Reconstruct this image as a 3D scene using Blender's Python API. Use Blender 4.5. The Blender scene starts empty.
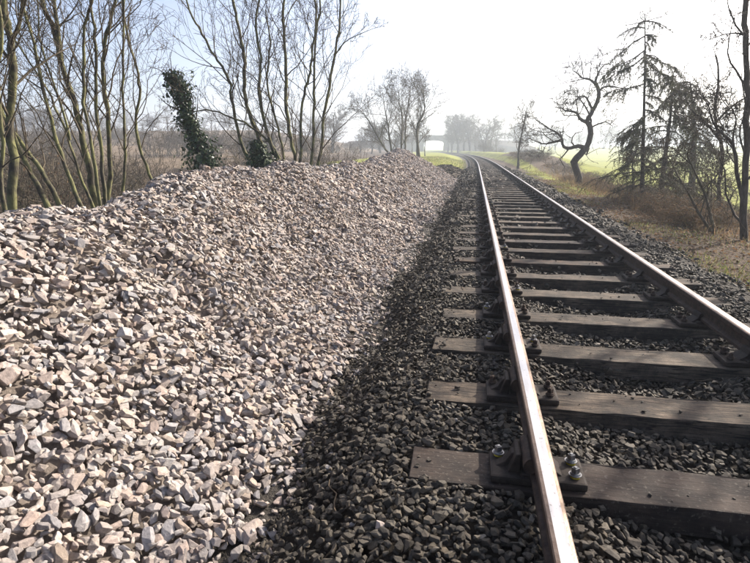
import bpy, bmesh, math, random
import numpy as np
from mathutils import Vector, Matrix

# ------------------------------------------------------------------ camera, sky, sun, exposure
SC = bpy.context.scene
COL = SC.collection
FPX, PITCH, YAW, EYE = 529.1, 0.24505, 0.18156, 1.343       # z = 0 is the top of the sleepers
SUN_AZ, SUN_EL = math.radians(43.7), math.radians(32.0)      # azimuth from +Y (down the line) towards +X

cam = bpy.data.cameras.new('camera')
cam.sensor_width = 36.0
cam.lens = FPX / 750 * 36.0
cam.clip_start, cam.clip_end = 0.05, 6000
camo = bpy.data.objects.new('camera', cam)
COL.objects.link(camo)
camo.location = (0, 0, EYE)
camo.rotation_euler = (math.pi / 2 - PITCH, 0, YAW)
SC.camera = camo

world = bpy.data.worlds.new('World')
SC.world = world
world.use_nodes = True
wn = world.node_tree
bg = wn.nodes['Background']
sky = wn.nodes.new('ShaderNodeTexSky')
sky.sky_type = 'NISHITA'
sky.sun_disc = False
sky.sun_elevation = SUN_EL
sky.sun_rotation = SUN_AZ
sky.altitude = 0
sky.air_density = 0.55
sky.dust_density = 3.2
sky.ozone_density = 0.5
wn.links.new(sky.outputs[0], bg.inputs[0])
bg.inputs[1].default_value = 0.14

sun = bpy.data.lights.new('sun', 'SUN')
sun.energy = 5.0
sun.angle = math.radians(0.55)
sun.color = (1.0, 0.925, 0.82)
suno = bpy.data.objects.new('sun', sun)
COL.objects.link(suno)
sd = Vector((math.sin(SUN_AZ) * math.cos(SUN_EL), math.cos(SUN_AZ) * math.cos(SUN_EL), math.sin(SUN_EL)))
suno.rotation_euler = (-sd).to_track_quat('-Z', 'Y').to_euler()
suno.location = sd * 40

SC.view_settings.view_transform = 'Standard'
SC.view_settings.look = 'None'
SC.view_settings.exposure = 1.02
SC.view_settings.gamma = 1.0
SC.render.engine = 'CYCLES'
SC.cycles.use_denoising = True
SC.cycles.max_bounces = 6
SC.cycles.diffuse_bounces = 3
SC.cycles.glossy_bounces = 2
SC.cycles.volume_bounces = 1
SC.cycles.sample_clamp_indirect = 6.0

RNG = np.random.default_rng(11)
random.seed(5)

# ------------------------------------------------------------------ helpers
_fw = np.array([-math.sin(YAW) * math.cos(PITCH), math.cos(YAW) * math.cos(PITCH), -math.sin(PITCH)])
_rt = np.array([math.cos(YAW), math.sin(YAW), 0.0])
_up = np.cross(_rt, _fw)

def ray(px, py):
    return _fw + (px - 375) / FPX * _rt + (281.5 - py) / FPX * _up

def at_y(px, py, Y):
    d = ray(px, py)
    return np.array([0, 0, EYE]) + d * (Y / d[1])

def pix(P):
    P = np.asarray(P, float) - np.array([0, 0, EYE])
    d = P @ _fw
    dd = np.where(np.abs(d) < 1e-6, 1e-6, d)
    return 375 + FPX * (P @ _rt) / dd, 281.5 - FPX * (P @ _up) / dd, d

def sstep(x, a, b):
    t = np.clip((np.asarray(x, float) - a) / (b - a), 0, 1)
    return t * t * (3 - 2 * t)

def mesh_np(name, V, F, sides, mats=None, smooth=False):
    """V (n,3), F flat index array with constant polygon size or list of (array, size)"""
    me = bpy.data.meshes.new(name)
    if not isinstance(F, list):
        F = [(F, sides)]
    F = [(np.asarray(f, np.int32).reshape(-1, s), s) for f, s in F if len(f)]
    V = np.asarray(V, np.float32)
    nl = sum(f.size for f, s in F)
    npoly = sum(len(f) for f, s in F)
    me.vertices.add(len(V))
    me.vertices.foreach_set('co', V.ravel())
    me.loops.add(nl)
    me.loops.foreach_set('vertex_index', np.concatenate([f.ravel() for f, s in F]))
    me.polygons.add(npoly)
    tot = np.concatenate([np.full(len(f), s, np.int32) for f, s in F])
    st = np.concatenate([[0], np.cumsum(tot)[:-1]]).astype(np.int32)
    me.polygons.foreach_set('loop_start', st)
    me.polygons.foreach_set('loop_total', tot)
    me.polygons.foreach_set('use_smooth', np.full(npoly, smooth))
    for m in (mats or []):
        me.materials.append(m)
    me.update(calc_edges=True)
    return me

def link(name, data, parent=None, loc=(0, 0, 0), rz=0.0):
    o = bpy.data.objects.new(name, data)
    COL.objects.link(o)
    o.location = loc
    o.rotation_euler = (0, 0, rz)
    o.parent = parent
    return o

def tag(o, label=None, cat=None, group=None, kind=None):
    if label: o['label'] = label
    if cat: o['category'] = cat
    if group: o['group'] = group
    if kind: o['kind'] = kind
    return o

def thing(name, label, cat, loc=(0, 0, 0), rz=0.0, group=None):
    return tag(link(name, None, None, loc, rz), label, cat, group)

def copy_tree(src, loc, rz=0.0, scale=1.0, label=None, group=None):
    c = src.copy()
    COL.objects.link(c)
    c.location, c.rotation_euler = loc, (0, 0, rz)
    c.scale = (scale,) * 3 if not isinstance(scale, tuple) else scale
    if label: c['label'] = label
    if group: c['group'] = group
    for ch in src.children:
        k = ch.copy()
        COL.objects.link(k)
        k.parent = c
        for g in ch.children:
            q = g.copy()
            COL.objects.link(q)
            q.parent = k
    return c

def bm_mesh(name, bm, mats, smooth=False):
    me = bpy.data.meshes.new(name)
    bm.to_mesh(me)
    bm.free()
    for m in mats: me.materials.append(m)
    for p in me.polygons: p.use_smooth = smooth
    return me

# ------------------------------------------------------------------ materials
class N:
    def __init__(s, name):
        s.m = bpy.data.materials.new(name)
        s.m.use_nodes = True
        s.t = s.m.node_tree
        s.b = s.t.nodes['Principled BSDF']
        s.b.inputs['Roughness'].default_value = 0.9
        s.b.inputs['Specular IOR Level'].default_value = 0.25
    def n(s, typ, **kw):
        nd = s.t.nodes.new(typ)
        for k, v in kw.items():
            if k in nd.inputs: nd.inputs[k].default_value = v
            else: setattr(nd, k, v)
        return nd
    def l(s, a, b): s.t.links.new(a, b)
    def coord(s, which='Object', scale=(1, 1, 1)):
        c = s.n('ShaderNodeTexCoord')
        mp = s.n('ShaderNodeMapping')
        mp.inputs['Scale'].default_value = scale
        s.l(c.outputs[which], mp.inputs[0])
        return mp.outputs[0]
    def noise(s, vec, scale, detail=4, rough=0.6):
        nz = s.n('ShaderNodeTexNoise')
        nz.inputs['Scale'].default_value = scale
        nz.inputs['Detail'].default_value = detail
        nz.inputs['Roughness'].default_value = rough
        if vec is not None: s.l(vec, nz.inputs['Vector'])
        return nz.outputs['Fac']
    def ramp(s, fac, stops, interp='LINEAR'):
        r = s.n('ShaderNodeValToRGB')
        e = r.color_ramp
        e.interpolation = interp
        while len(e.elements) < len(stops): e.elements.new(0.5)
        for el, (p, c) in zip(e.elements, stops):
            el.position = p
            el.color = (*c, 1) if len(c) == 3 else c
        s.l(fac, r.inputs[0])
        return r.outputs[0]
    def mix(s, fac, a, b, mode='MIX'):
        m = s.n('ShaderNodeMix', data_type='RGBA', blend_type=mode)
        for v, i in ((fac, 0), (a, 6), (b, 7)):
            if hasattr(v, 'is_output'): s.l(v, m.inputs[i])
            else: m.inputs[i].default_value = v if i == 0 else ((*v, 1) if len(v) == 3 else v)
        return m.outputs[2]
    def math(s, op, a, b=None):
        m = s.n('ShaderNodeMath', operation=op)
        for v, i in ((a, 0), (b, 1)):
            if v is None: continue
            if hasattr(v, 'is_output'): s.l(v, m.inputs[i])
            else: m.inputs[i].default_value = v
        return m.outputs[0]
    def rnd(s):
        g = s.n('ShaderNodeNewGeometry')
        o = s.n('ShaderNodeObjectInfo')
        return s.math('FRACT', s.math('ADD', g.outputs['Random Per Island'], s.math('MULTIPLY', o.outputs['Random'], 7.31)))
    def bump(s, h, strength, dist, round_edges=0.0):
        b = s.n('ShaderNodeBump')
        b.inputs['Strength'].default_value = strength
        b.inputs['Distance'].default_value = dist
        s.l(h, b.inputs['Height'])
        if round_edges:
            bv = s.n('ShaderNodeBevel')
            bv.samples = 3
            bv.inputs['Radius'].default_value = round_edges
            s.l(bv.outputs[0], b.inputs['Normal'])
        s.l(b.outputs[0], s.b.inputs['Normal'])
    def col(s, c): s.l(c, s.b.inputs['Base Color'])
    def rough(s, r):
        if hasattr(r, 'is_output'): s.l(r, s.b.inputs['Roughness'])
        else: s.b.inputs['Roughness'].default_value = r

G3 = lambda v: (v, v, v)

def mat_stone(name, stops, bright=(0.75, 1.2), spec=0.25, bscale=60, rough=0.85):
    a = N(name)
    r = a.rnd()
    base = a.ramp(r, stops)
    r2 = a.math('FRACT', a.math('MULTIPLY', r, 37.7))
    v = a.n('ShaderNodeNewGeometry').outputs['Position']
    n1 = a.noise(v, bscale, 3)
    n2 = a.noise(v, bscale * 5, 3)
    c = a.mix(1.0, base, a.ramp(r2, [(0, G3(bright[0])), (1, G3(bright[1]))]), 'MULTIPLY')
    c = a.mix(1.0, c, a.ramp(n1, [(0.3, G3(0.72)), (0.7, G3(1.18))]), 'MULTIPLY')
    c = a.mix(1.0, c, a.ramp(n2, [(0.3, G3(0.86)), (0.7, G3(1.1))]), 'MULTIPLY')
    a.col(c)
    a.rough(rough)
    a.b.inputs['Specular IOR Level'].default_value = spec
    a.bump(a.math('ADD', n1, a.math('MULTIPLY', n2, 0.4)), 0.5, 0.008, 0.004)
    return a.m

M_PALE = mat_stone('pale_stone', [(0.0, (0.32, 0.28, 0.255)), (0.22, (0.375, 0.32, 0.285)), (0.42, (0.36, 0.28, 0.235)), (0.54, (0.32, 0.285, 0.265)),
                                  (0.68, (0.275, 0.26, 0.26)), (0.84, (0.41, 0.365, 0.325)), (1.0, (0.35, 0.275, 0.215))], (0.78, 1.15))
M_DARK = mat_stone('dark_ballast', [(0.0, (0.065, 0.053, 0.04)), (0.3, (0.11, 0.093, 0.07)), (0.55, (0.078, 0.061, 0.044)),
                                    (0.8, (0.135, 0.118, 0.092)), (0.95, (0.115, 0.088, 0.058)), (1.0, (0.24, 0.21, 0.17))], (0.4, 1.2), 0.35, 75, 0.75)

def m_soil(name, c1, c2, c3, scale=30):
    a = N(name)
    v = a.coord('Object')
    n = a.noise(v, scale, 6, 0.7)
    n2 = a.noise(v, scale * 0.07, 4)
    c = a.ramp(n, [(0.3, c1), (0.55, c2), (0.75, c3)])
    c = a.mix(1.0, c, a.ramp(n2, [(0.3, G3(0.7)), (0.7, G3(1.25))]), 'MULTIPLY')
    a.col(c)
    a.rough(0.95)
    a.bump(n, 0.7, 0.015)
    return a.m

M_BED = m_soil('cinder_soil', (0.016, 0.0125, 0.0095), (0.034, 0.027, 0.021), (0.07, 0.057, 0.044), 60)
M_EARTH = m_soil('clod_earth', (0.022, 0.016, 0.011), (0.048, 0.035, 0.024), (0.085, 0.063, 0.043), 20)
M_CORE = m_soil('stone_dust', (0.12, 0.10, 0.085), (0.2, 0.165, 0.14), (0.27, 0.23, 0.20), 40)

def m_wood():
    a = N('sleeper_timber')
    o = a.n('ShaderNodeObjectInfo')
    tc = a.n('ShaderNodeTexCoord')
    off = a.n('ShaderNodeVectorMath', operation='ADD')
    cmb = a.n('ShaderNodeCombineXYZ')
    a.l(a.math('MULTIPLY', o.outputs['Random'], 50.0), cmb.inputs[0])
    a.l(a.math('MULTIPLY', o.outputs['Random'], 31.0), cmb.inputs[1])
    a.l(tc.outputs['Object'], off.inputs[0])
    a.l(cmb.outputs[0], off.inputs[1])
    mp = a.n('ShaderNodeMapping')
    mp.inputs['Scale'].default_value = (0.9, 14, 14)
    a.l(off.outputs[0], mp.inputs[0])
    grain = a.noise(mp.outputs[0], 5, 6, 0.7)
    blot = a.noise(off.outputs[0], 5, 5, 0.65)
    spk = a.noise(off.outputs[0], 70, 3, 0.6)
    c = a.ramp(grain, [(0.28, (0.03, 0.022, 0.016)), (0.42, (0.105, 0.088, 0.073)), (0.7, (0.25, 0.215, 0.178))])
    crk = a.noise(mp.outputs[0], 2.2, 2, 0.4)
    c = a.mix(a.ramp(crk, [(0.475, G3(0)), (0.495, G3(0.9)), (0.505, G3(0.9)), (0.525, G3(0))]), c, (0.012, 0.009, 0.007))
    tint = a.ramp(o.outputs['Random'], [(0.0, (0.5, 0.38, 0.32)), (0.2, (1.1, 1.02, 0.9)), (0.4, (0.55, 0.46, 0.4)), (0.6, (1.4, 1.33, 1.2)), (0.8, (0.7, 0.55, 0.46)), (1.0, (1.2, 1.08, 0.94))])
    c = a.mix(1.0, c, tint, 'MULTIPLY')
    c = a.mix(a.ramp(blot, [(0.42, G3(0.8)), (0.66, G3(0))]), c, (0.03, 0.026, 0.023))
    c = a.mix(a.ramp(spk, [(0.6, G3(0)), (0.7, G3(0.7))]), c, (0.03, 0.026, 0.022))
    a.col(c)
    a.rough(0.85)
    a.bump(a.math('ADD', grain, a.math('MULTIPLY', spk, 0.3)), 0.7, 0.012)
    return a.m
M_WOOD = m_wood()

def m_rust(name, c1, c2, rough=0.75, metal=0.2):
    a = N(name)
    v = a.coord('Object')
    n = a.noise(v, 22, 5, 0.65)
    a.col(a.ramp(n, [(0.3, c1), (0.7, c2)]))
    a.rough(rough)
    a.b.inputs['Metallic'].default_value = metal
    a.bump(a.noise(v, 90, 3), 0.4, 0.004)
    return a.m
M_RUST = m_rust('rusted_steel', (0.04, 0.028, 0.022), (0.10, 0.07, 0.052))
M_CHAIR = m_rust('cast_iron', (0.022, 0.017, 0.014), (0.06, 0.046, 0.037), 0.75, 0.1)
M_BOLT = m_rust('galvanised_screw', (0.14, 0.135, 0.13), (0.36, 0.36, 0.36), 0.42, 0.8)
M_FERR = m_rust('yellow_ferrule', (0.36, 0.29, 0.02), (0.6, 0.5, 0.04), 0.6, 0.0)

def m_rail():
    a = N('polished_rail')
    v = a.coord('Object', (6, 0.6, 1))
    n = a.noise(v, 5, 5, 0.6)
    sp = a.noise(a.coord('Object', (1, 1, 1)), 60, 3, 0.6)
    c = a.ramp(n, [(0.3, (0.40, 0.385, 0.375)), (0.7, (0.57, 0.56, 0.55))])
    c = a.mix(a.ramp(sp, [(0.62, G3(0)), (0.72, G3(0.6))]), c, (0.12, 0.085, 0.06))
    a.col(c)
    a.b.inputs['Metallic'].default_value = 0.9
    a.rough(a.ramp(n, [(0.3, G3(0.27)), (0.7, G3(0.4))]))
    return a.m
M_RAIL = m_rail()
M_RAILEDGE = m_rust('worn_rail_edge', (0.17, 0.12, 0.09), (0.27, 0.205, 0.16), 0.5, 0.6)

def m_bark(name, c1, c2, c3, lichen=None):
    a = N(name)
    v = a.coord('Object')
    v2 = a.coord('Object', (1, 1, 0.25))
    n = a.noise(v2, 28, 5, 0.65)
    c = a.ramp(n, [(0.3, c1), (0.52, c2), (0.75, c3)])
    if lichen:
        n2 = a.noise(v, 5, 4, 0.65)
        c = a.mix(a.ramp(n2, [(0.40, G3(0)), (0.60, G3(0.8))]), c, lichen)
    a.col(c)
    a.bump(n, 0.8, 0.02)
    return a.m
M_BARK_L = m_bark('lichen_bark', (0.03, 0.026, 0.02), (0.075, 0.065, 0.048), (0.14, 0.125, 0.092), (0.215, 0.21, 0.09))
M_BARK = m_bark('grey_bark', (0.05, 0.042, 0.034), (0.10, 0.085, 0.068), (0.16, 0.14, 0.115), (0.13, 0.12, 0.07))
M_BARK_D = m_bark('dark_bark', (0.035, 0.028, 0.022), (0.07, 0.056, 0.045), (0.12, 0.10, 0.08))
M_TWIG = m_bark('twig_bark', (0.055, 0.042, 0.029), (0.10, 0.08, 0.056), (0.155, 0.128, 0.09))
M_CANE = m_bark('bramble_cane', (0.085, 0.06, 0.04), (0.15, 0.112, 0.075), (0.23, 0.18, 0.12))

def m_leaf(name, stops, rough=0.6, trans=0.0, spec=0.3):
    a = N(name)
    a.col(a.ramp(a.rnd(), stops))
    a.rough(rough)
    a.b.inputs['Specular IOR Level'].default_value = spec
    if trans:
        t = a.n('ShaderNodeBsdfTranslucent')
        a.l(a.b.inputs['Base Color'].links[0].from_socket, t.inputs[0])
        mx = a.n('ShaderNodeMixShader')
        mx.inputs[0].default_value = trans
        a.l(a.b.outputs[0], mx.inputs[1])
        a.l(t.outputs[0], mx.inputs[2])
        a.l(mx.outputs[0], a.t.nodes['Material Output'].inputs[0])
    return a.m
M_IVY = m_leaf('ivy_leaf', [(0, (0.018, 0.035, 0.012)), (0.6, (0.035, 0.065, 0.02)), (1, (0.07, 0.10, 0.03))], 0.4, 0.2, 0.5)
M_NEEDLE = m_leaf('needles', [(0, (0.05, 0.055, 0.03)), (0.7, (0.085, 0.09, 0.05)), (1, (0.13, 0.12, 0.07))], 0.8, 0.4)
M_DEAD = m_leaf('dead_leaf', [(0, (0.10, 0.055, 0.028)), (0.4, (0.18, 0.10, 0.05)), (0.8, (0.26, 0.17, 0.09)), (1, (0.10, 0.10, 0.04))], 0.8, 0.3)
M_GRASS = m_leaf('verge_grass', [(0, (0.10, 0.13, 0.03)), (0.5, (0.17, 0.20, 0.05)), (0.75, (0.30, 0.26, 0.12)), (1, (0.38, 0.30, 0.17))], 0.7, 0.4)
M_DRY = m_leaf('dry_grass', [(0, (0.20, 0.13, 0.07)), (0.6, (0.30, 0.21, 0.12)), (1, (0.16, 0.145, 0.06))], 0.7, 0.4)

def m_ground():
    a = N('ground_cover')
    v = a.coord('Object')
    at = a.n('ShaderNodeAttribute', attribute_name='zone')
    sp = a.n('ShaderNodeSeparateColor')
    a.l(at.outputs['Color'], sp.inputs[0])
    nf = a.noise(v, 14, 5, 0.7)
    nm = a.noise(v, 1.3, 5, 0.6)
    nb = a.noise(v, 0.12, 4, 0.55)
    soil = a.ramp(nf, [(0.3, (0.028, 0.02, 0.014)), (0.52, (0.07, 0.047, 0.03)), (0.72, (0.14, 0.095, 0.058))])
    grass = a.ramp(nm, [(0.3, (0.14, 0.155, 0.018)), (0.55, (0.21, 0.225, 0.028)), (0.75, (0.29, 0.265, 0.05))])
    plough = a.ramp(nm, [(0.3, (0.115, 0.08, 0.05)), (0.7, (0.19, 0.14, 0.088))])
    cind = a.ramp(nf, [(0.3, (0.03, 0.026, 0.022)), (0.55, (0.065, 0.057, 0.048)), (0.75, (0.12, 0.105, 0.09))])
    def fac(ch):
        s = a.math('ADD', sp.outputs[ch], a.math('MULTIPLY', a.math('SUBTRACT', nm, 0.5), 0.9))
        return a.ramp(s, [(0.4, G3(0)), (0.6, G3(1))])
    c = a.mix(fac(0), soil, grass)
    c = a.mix(fac(1), c, plough)
    c = a.mix(fac(2), c, cind)
    c = a.mix(1.0, c, a.ramp(nb, [(0.3, G3(0.8)), (0.7, G3(1.2))]), 'MULTIPLY')
    a.col(c)
    a.rough(1.0)
    a.bump(nf, 1.0, 0.05)
    return a.m
M_GROUND = m_ground()

# ------------------------------------------------------------------ lie of the land
XL = 0.313                      # left rail
GAUGE = 1.505                   # rail centre to rail centre
VC = XL + GAUGE / 2             # track centre line by the camera
SPACING, SY0 = 0.762, 2.0785

def xoff(Y):
    Y = np.asarray(Y, float)
    a = np.clip(Y - 38, 0, 250)
    return -4e-4 * a * a - 0.2 * np.maximum(Y - 288, 0)

def xc(Y): return VC + xoff(Y)

_wob = [(RNG.uniform(0.15, 1.3), RNG.uniform(0.15, 1.3), RNG.uniform(0, 6.28)) for _ in range(10)]
def wob(X, Y):
    s = 0
    for i, (a, b, p) in enumerate(_wob):
        s = s + np.sin(X * a * (1 if i % 2 else -1) + Y * b + p) / (0.5 + a + b)
    return s / 5

def ground_z(X, Y):
    X, Y = np.asarray(X, float), np.asarray(Y, float)
    v = X - xc(Y)
    z = np.full(np.broadcast(X, Y).shape, -0.24)
    # track formation under the ballast
    z = z - 0.06 * (np.abs(v) < 1.4)
    # left: falls behind the heap to a low wood, then a field that climbs away
    z = z - 1.0 * sstep(-v, 5.6, 11) * (1 - 0.8 * sstep(Y, 28, 60))
    z = z + 0.55 * sstep(-v, 2.3, 5.0) * sstep(Y, 29, 50)
    z = z + 9.0 * sstep(-v, 14, 80) * sstep(Y, 25, 230)
    # right: verge, bank, low field
    z = z - 0.75 * sstep(v, 3.4, 8.5) * (1 - sstep(Y, 34, 60) * (1 - sstep(v, 6, 16)))
    z = z + 0.95 * sstep(v, 2.2, 4.5) * (1 - sstep(v, 6, 14)) * sstep(Y, 36, 62)
    z = z + 4.0 * sstep(Y, 120, 420) * sstep(v, 12, 80)
    z = z + 3.0 * sstep(Y, 420, 900)
    rough = sstep(np.abs(v), 2.6, 6.0)
    z = z + wob(X, Y) * 0.10 * rough + wob(X * 0.13, Y * 0.13) * 0.5 * sstep(np.abs(v), 12, 40)
    return z

def build_ground():
    ys = np.concatenate([np.arange(-14, 40, 0.45), 40 * np.power(1.045, np.arange(0, 92))])
    s = np.concatenate([np.arange(0, 9, 0.3), 9 * np.power(1.09, np.arange(0, 52))])
    vs = np.concatenate([-s[:0:-1], s])
    VV, YY = np.meshgrid(vs, ys)
    XX = VV + xc(YY)
    ZZ = ground_z(XX, YY)
    nx, ny = len(vs), len(ys)
    V = np.stack([XX, YY, ZZ], -1).reshape(-1, 3)
    i = np.arange((ny - 1) * nx).reshape(ny - 1, nx)[:, :-1].ravel()
    F = np.stack([i, i + 1, i + nx + 1, i + nx], 1)
    me = mesh_np('ground', V, F, 4, [M_GROUND], True)
    v, Y = VV, YY
    grass = np.maximum(sstep(v, 6.2, 8.2) * 0.97, 0)
    grass = np.maximum(grass, sstep(-v, 1.6, 2.4) * (1 - sstep(-v, 13, 18)) * sstep(Y, 36, 41) * 0.9)
    grass = np.maximum(grass, sstep(v, 2.3, 2.9) * (1 - sstep(v, 3.4, 4.5)) * sstep(Y, 14, 22) * 0.62)
    grass = np.maximum(grass, sstep(v, 2.4, 3.2) * sstep(Y, 75, 95) * 0.9)
    plough = sstep(-v, 20, 32) * sstep(Y, 30, 45)
    cind = (1 - sstep(v, 1.6, 2.3)) * (1 - sstep(-v - 1.2 * (1 - sstep(Y, 38, 48)), 1.6, 2.4))
    col = np.stack([grass, plough, cind, np.ones_like(grass)], -1).reshape(-1, 4).astype(np.float32)
    ca = me.color_attributes.new('zone', 'FLOAT_COLOR', 'POINT')
    ca.data.foreach_set('color', col.ravel())
    tag(link('ground', me), 'brown and green ground running to the horizon', None, None, 'structure')
build_ground()

# ------------------------------------------------------------------ stones
def stone_proto(seed, npts, bevel):
    r = np.random.default_rng(seed)
    bm = bmesh.new()
    P = r.normal(size=(npts, 3))
    P /= np.linalg.norm(P, axis=1)[:, None]
    P *= r.uniform(0.82, 1.12, (npts, 1))
    P = np.sign(P) * np.abs(P) ** 0.8           # a little boxy
    for p in P: bm.verts.new(p)
    ret = bmesh.ops.convex_hull(bm, input=bm.verts)
    junk = [g for g in ret['geom_interior'] + ret['geom_unused'] if isinstance(g, bmesh.types.BMVert)]
    bmesh.ops.delete(bm, geom=list(set(junk)), context='VERTS')
    bmesh.ops.dissolve_limit(bm, angle_limit=0.32, verts=bm.verts, edges=bm.edges)
    if bevel:
        bmesh.ops.bevel(bm, geom=list(bm.edges), offset=0.11, segments=1, affect='EDGES', profile=0.5, clamp_overlap=True)
    bmesh.ops.triangulate(bm, faces=bm.faces)
    bm.verts.index_update()
    V = np.array([v.co for v in bm.verts])
    V -= (V.max(0) + V.min(0)) / 2
    V /= np.abs(V).max(0)
    F = np.array([[v.index for v in f.verts] for f in bm.faces], np.int32)
    bm.free()
    return V, F

def cut_proto(seed, ncut, bevel=0.0):
    """a block knocked into shape by random plane cuts: the flat fracture faces of crushed rock"""
    r = np.random.default_rng(seed)
    bm = bmesh.new()
    bmesh.ops.create_cube(bm, size=2.0)
    M = Matrix.Rotation(r.uniform(0, 3), 4, 'Z') @ Matrix.Rotation(r.uniform(-0.5, 0.5), 4, 'X')
    bmesh.ops.transform(bm, matrix=M, verts=bm.verts)
    for _ in range(ncut):
        n = r.normal(size=3); n /= np.linalg.norm(n)
        d = r.uniform(0.66, 0.98)
        bmesh.ops.bisect_plane(bm, geom=list(bm.verts) + list(bm.edges) + list(bm.faces), plane_co=Vector(n * d), plane_no=Vector(n), clear_outer=True)
        es = [e for e in bm.edges if e.is_boundary]
        if es: bmesh.ops.edgeloop_fill(bm, edges=es)
    bmesh.ops.remove_doubles(bm, verts=bm.verts, dist=0.06)
    bmesh.ops.recalc_face_normals(bm, faces=bm.faces)
    if bevel: bmesh.ops.bevel(bm, geom=list(bm.edges), offset=bevel, segments=1, affect='EDGES', profile=0.5, clamp_overlap=True)
    bmesh.ops.triangulate(bm, faces=bm.faces)
    bm.verts.index_update()
    V = np.array([v.co for v in bm.verts])
    V -= (V.max(0) + V.min(0)) / 2
    V /= np.abs(V).max(0)
    F = np.array([[v.index for v in f.verts] for f in bm.faces], np.int32)
    bm.free()
    return V, F

PROTO_ONE = [cut_proto(150 + i, 10 + i % 4, 0.09) for i in range(24)]
PROTO_HI = [cut_proto(100 + i, 10 + i % 4) for i in range(30)]
PROTO_MID = [cut_proto(200 + i, 4) for i in range(24)]
PROTO_LO = [stone_proto(300 + i, 7, False) for i in range(16)]
print('proto tris', [np.mean([len(f) for v, f in p]) for p in (PROTO_ONE, PROTO_HI, PROTO_MID, PROTO_LO)])

def jitter_grid(x0, x1, y0, y1, g, layers):
    """layers of jittered grid points, each layer shuffled, lowest layer first"""
    out = []
    for k in range(layers):
        xs = np.arange(x0, x1, g) + RNG.uniform(0, g); ys = np.arange(y0, y1, g) + RNG.uniform(0, g)
        P = np.stack(np.meshgrid(xs, ys), -1).reshape(-1, 2)
        P = P + RNG.uniform(-0.5, 0.5, P.shape) * g
        out.append(RNG.permutation(P))
    return np.concatenate(out)

def rot_batch(n, tilt, nrm):
    """random spin, random tilt, then aligned with the surface normal"""
    a = RNG.uniform(0, 2 * np.pi, n)
    ca, sa = np.cos(a), np.sin(a)
    Z = np.zeros(n); O = np.ones(n)
    Rz = np.stack([np.stack([ca, -sa, Z], -1), np.stack([sa, ca, Z], -1), np.stack([Z, Z, O], -1)], 1)
    t = RNG.normal(0, tilt, n); w = RNG.uniform(0, 2 * np.pi, n)
    n2 = nrm + np.stack([np.cos(w), np.sin(w), Z], -1) * np.tan(np.clip(t, -1.2, 1.2))[:, None]
    n2 /= np.linalg.norm(n2, axis=1)[:, None]
    x = np.stack([n2[:, 2], Z, -n2[:, 0]], -1)
    x /= np.linalg.norm(x, axis=1)[:, None]
    y = np.cross(n2, x)
    return np.stack([x, y, n2], -1) @ Rz

def settle(pos, half, hf, x0, y0, cs):
    """drop stones one by one on a height field; returns centre heights"""
    ny, nx = hf.shape
    zc = np.empty(len(pos))
    rad = (half[:, 0] + half[:, 1]) / 2
    ix = ((pos[:, 0] - x0) / cs).astype(int)
    iy = ((pos[:, 1] - y0) / cs).astype(int)
    k = np.maximum((rad * 0.8 / cs).astype(int), 1)
    for i in range(len(pos)):
        a, b = max(iy[i] - k[i], 0), min(iy[i] + k[i] + 1, ny)
        c, d = max(ix[i] - k[i], 0), min(ix[i] + k[i] + 1, nx)
        w = hf[a:b, c:d]
        z = w.mean() * 0.72 + w.max() * 0.28 + half[i, 2] * 0.5
        zc[i] = z
        np.maximum(w, z + half[i, 2] * 0.55, out=w)
    seen = np.ones(len(pos), bool)                 # drop what lies wholly buried
    for i in range(len(pos)):
        w = hf[max(iy[i] - k[i], 0):iy[i] + k[i] + 1, max(ix[i] - k[i], 0):ix[i] + k[i] + 1]
        seen[i] = w.min() < zc[i] + half[i, 2] * 0.95
    return zc, seen

def stones_mesh(name, pos, half, R, pid, protos, mat):
    Vs, Fs, off = [], [], 0
    for k, (V, F) in enumerate(protos):
        s = np.nonzero(pid % len(protos) == k)[0]
        if not len(s): continue
        W = np.einsum('nij,nvj->nvi', R[s], V[None] * half[s][:, None, :]) + pos[s][:, None, :]
        Fx = F[None] + (np.arange(len(s)) * len(V))[:, None, None] + off
        Vs.append(W.reshape(-1, 3)); Fs.append(Fx.reshape(-1, 3))
        off += len(s) * len(V)
    return np.concatenate(Vs), np.concatenate(Fs)

def scatter(name_one, name_mass, parent, pos, half, R, mat, near_hi, near_mid, order_bonus=None):
    """300 stones that show largest become parts; the rest one mass"""
    n = len(pos)
    px, py, d = pix(pos)
    inside = (d > 0.3) & (px > 4) & (px < 746) & (py > 0) & (py < 556)
    top = order_bonus if order_bonus is not None else np.ones(n)
    size = np.where(inside, half[:, 0] * half[:, 1] / np.maximum(d, 0.3) ** 2 * top, 0)
    big = np.argsort(-size)[:300]
    isbig = np.zeros(n, bool); isbig[big] = True
    pid = RNG.integers(0, 240, n)
    meshes = []
    for k, (V, F) in enumerate(PROTO_ONE):
        meshes.append(mesh_np(name_one, V, F, 3, [mat]))
    for i in big:
        o = bpy.data.objects.new(name_one, meshes[pid[i] % len(meshes)])
        COL.objects.link(o)
        o.parent = parent
        M = Matrix([[*(R[i][r] * half[i]), pos[i][r]] for r in range(3)] + [[0, 0, 0, 1]])
        o.matrix_local = M
    dist = np.hypot(pos[:, 0], pos[:, 1])
    Vall, Fall, off = [], [], 0
    for lo, hi, pr in ((0, near_hi, PROTO_HI), (near_hi, near_mid, PROTO_MID), (near_mid, 1e9, PROTO_LO)):
        s = np.nonzero((dist >= lo) & (dist < hi) & ~isbig)[0]
        if not len(s): continue
        V, F = stones_mesh(name_mass, pos[s], half[s], R[s], pid[s], pr, mat)
        Vall.append(V); Fall.append(F + off); off += len(V)
    me = mesh_np(name_mass, np.concatenate(Vall), np.concatenate(Fall), 3, [mat])
    o = link(name_mass, me, parent)
    tag(o, kind='stuff')
    print(name_mass, n, 'stones', len(me.polygons), 'tris')

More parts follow.
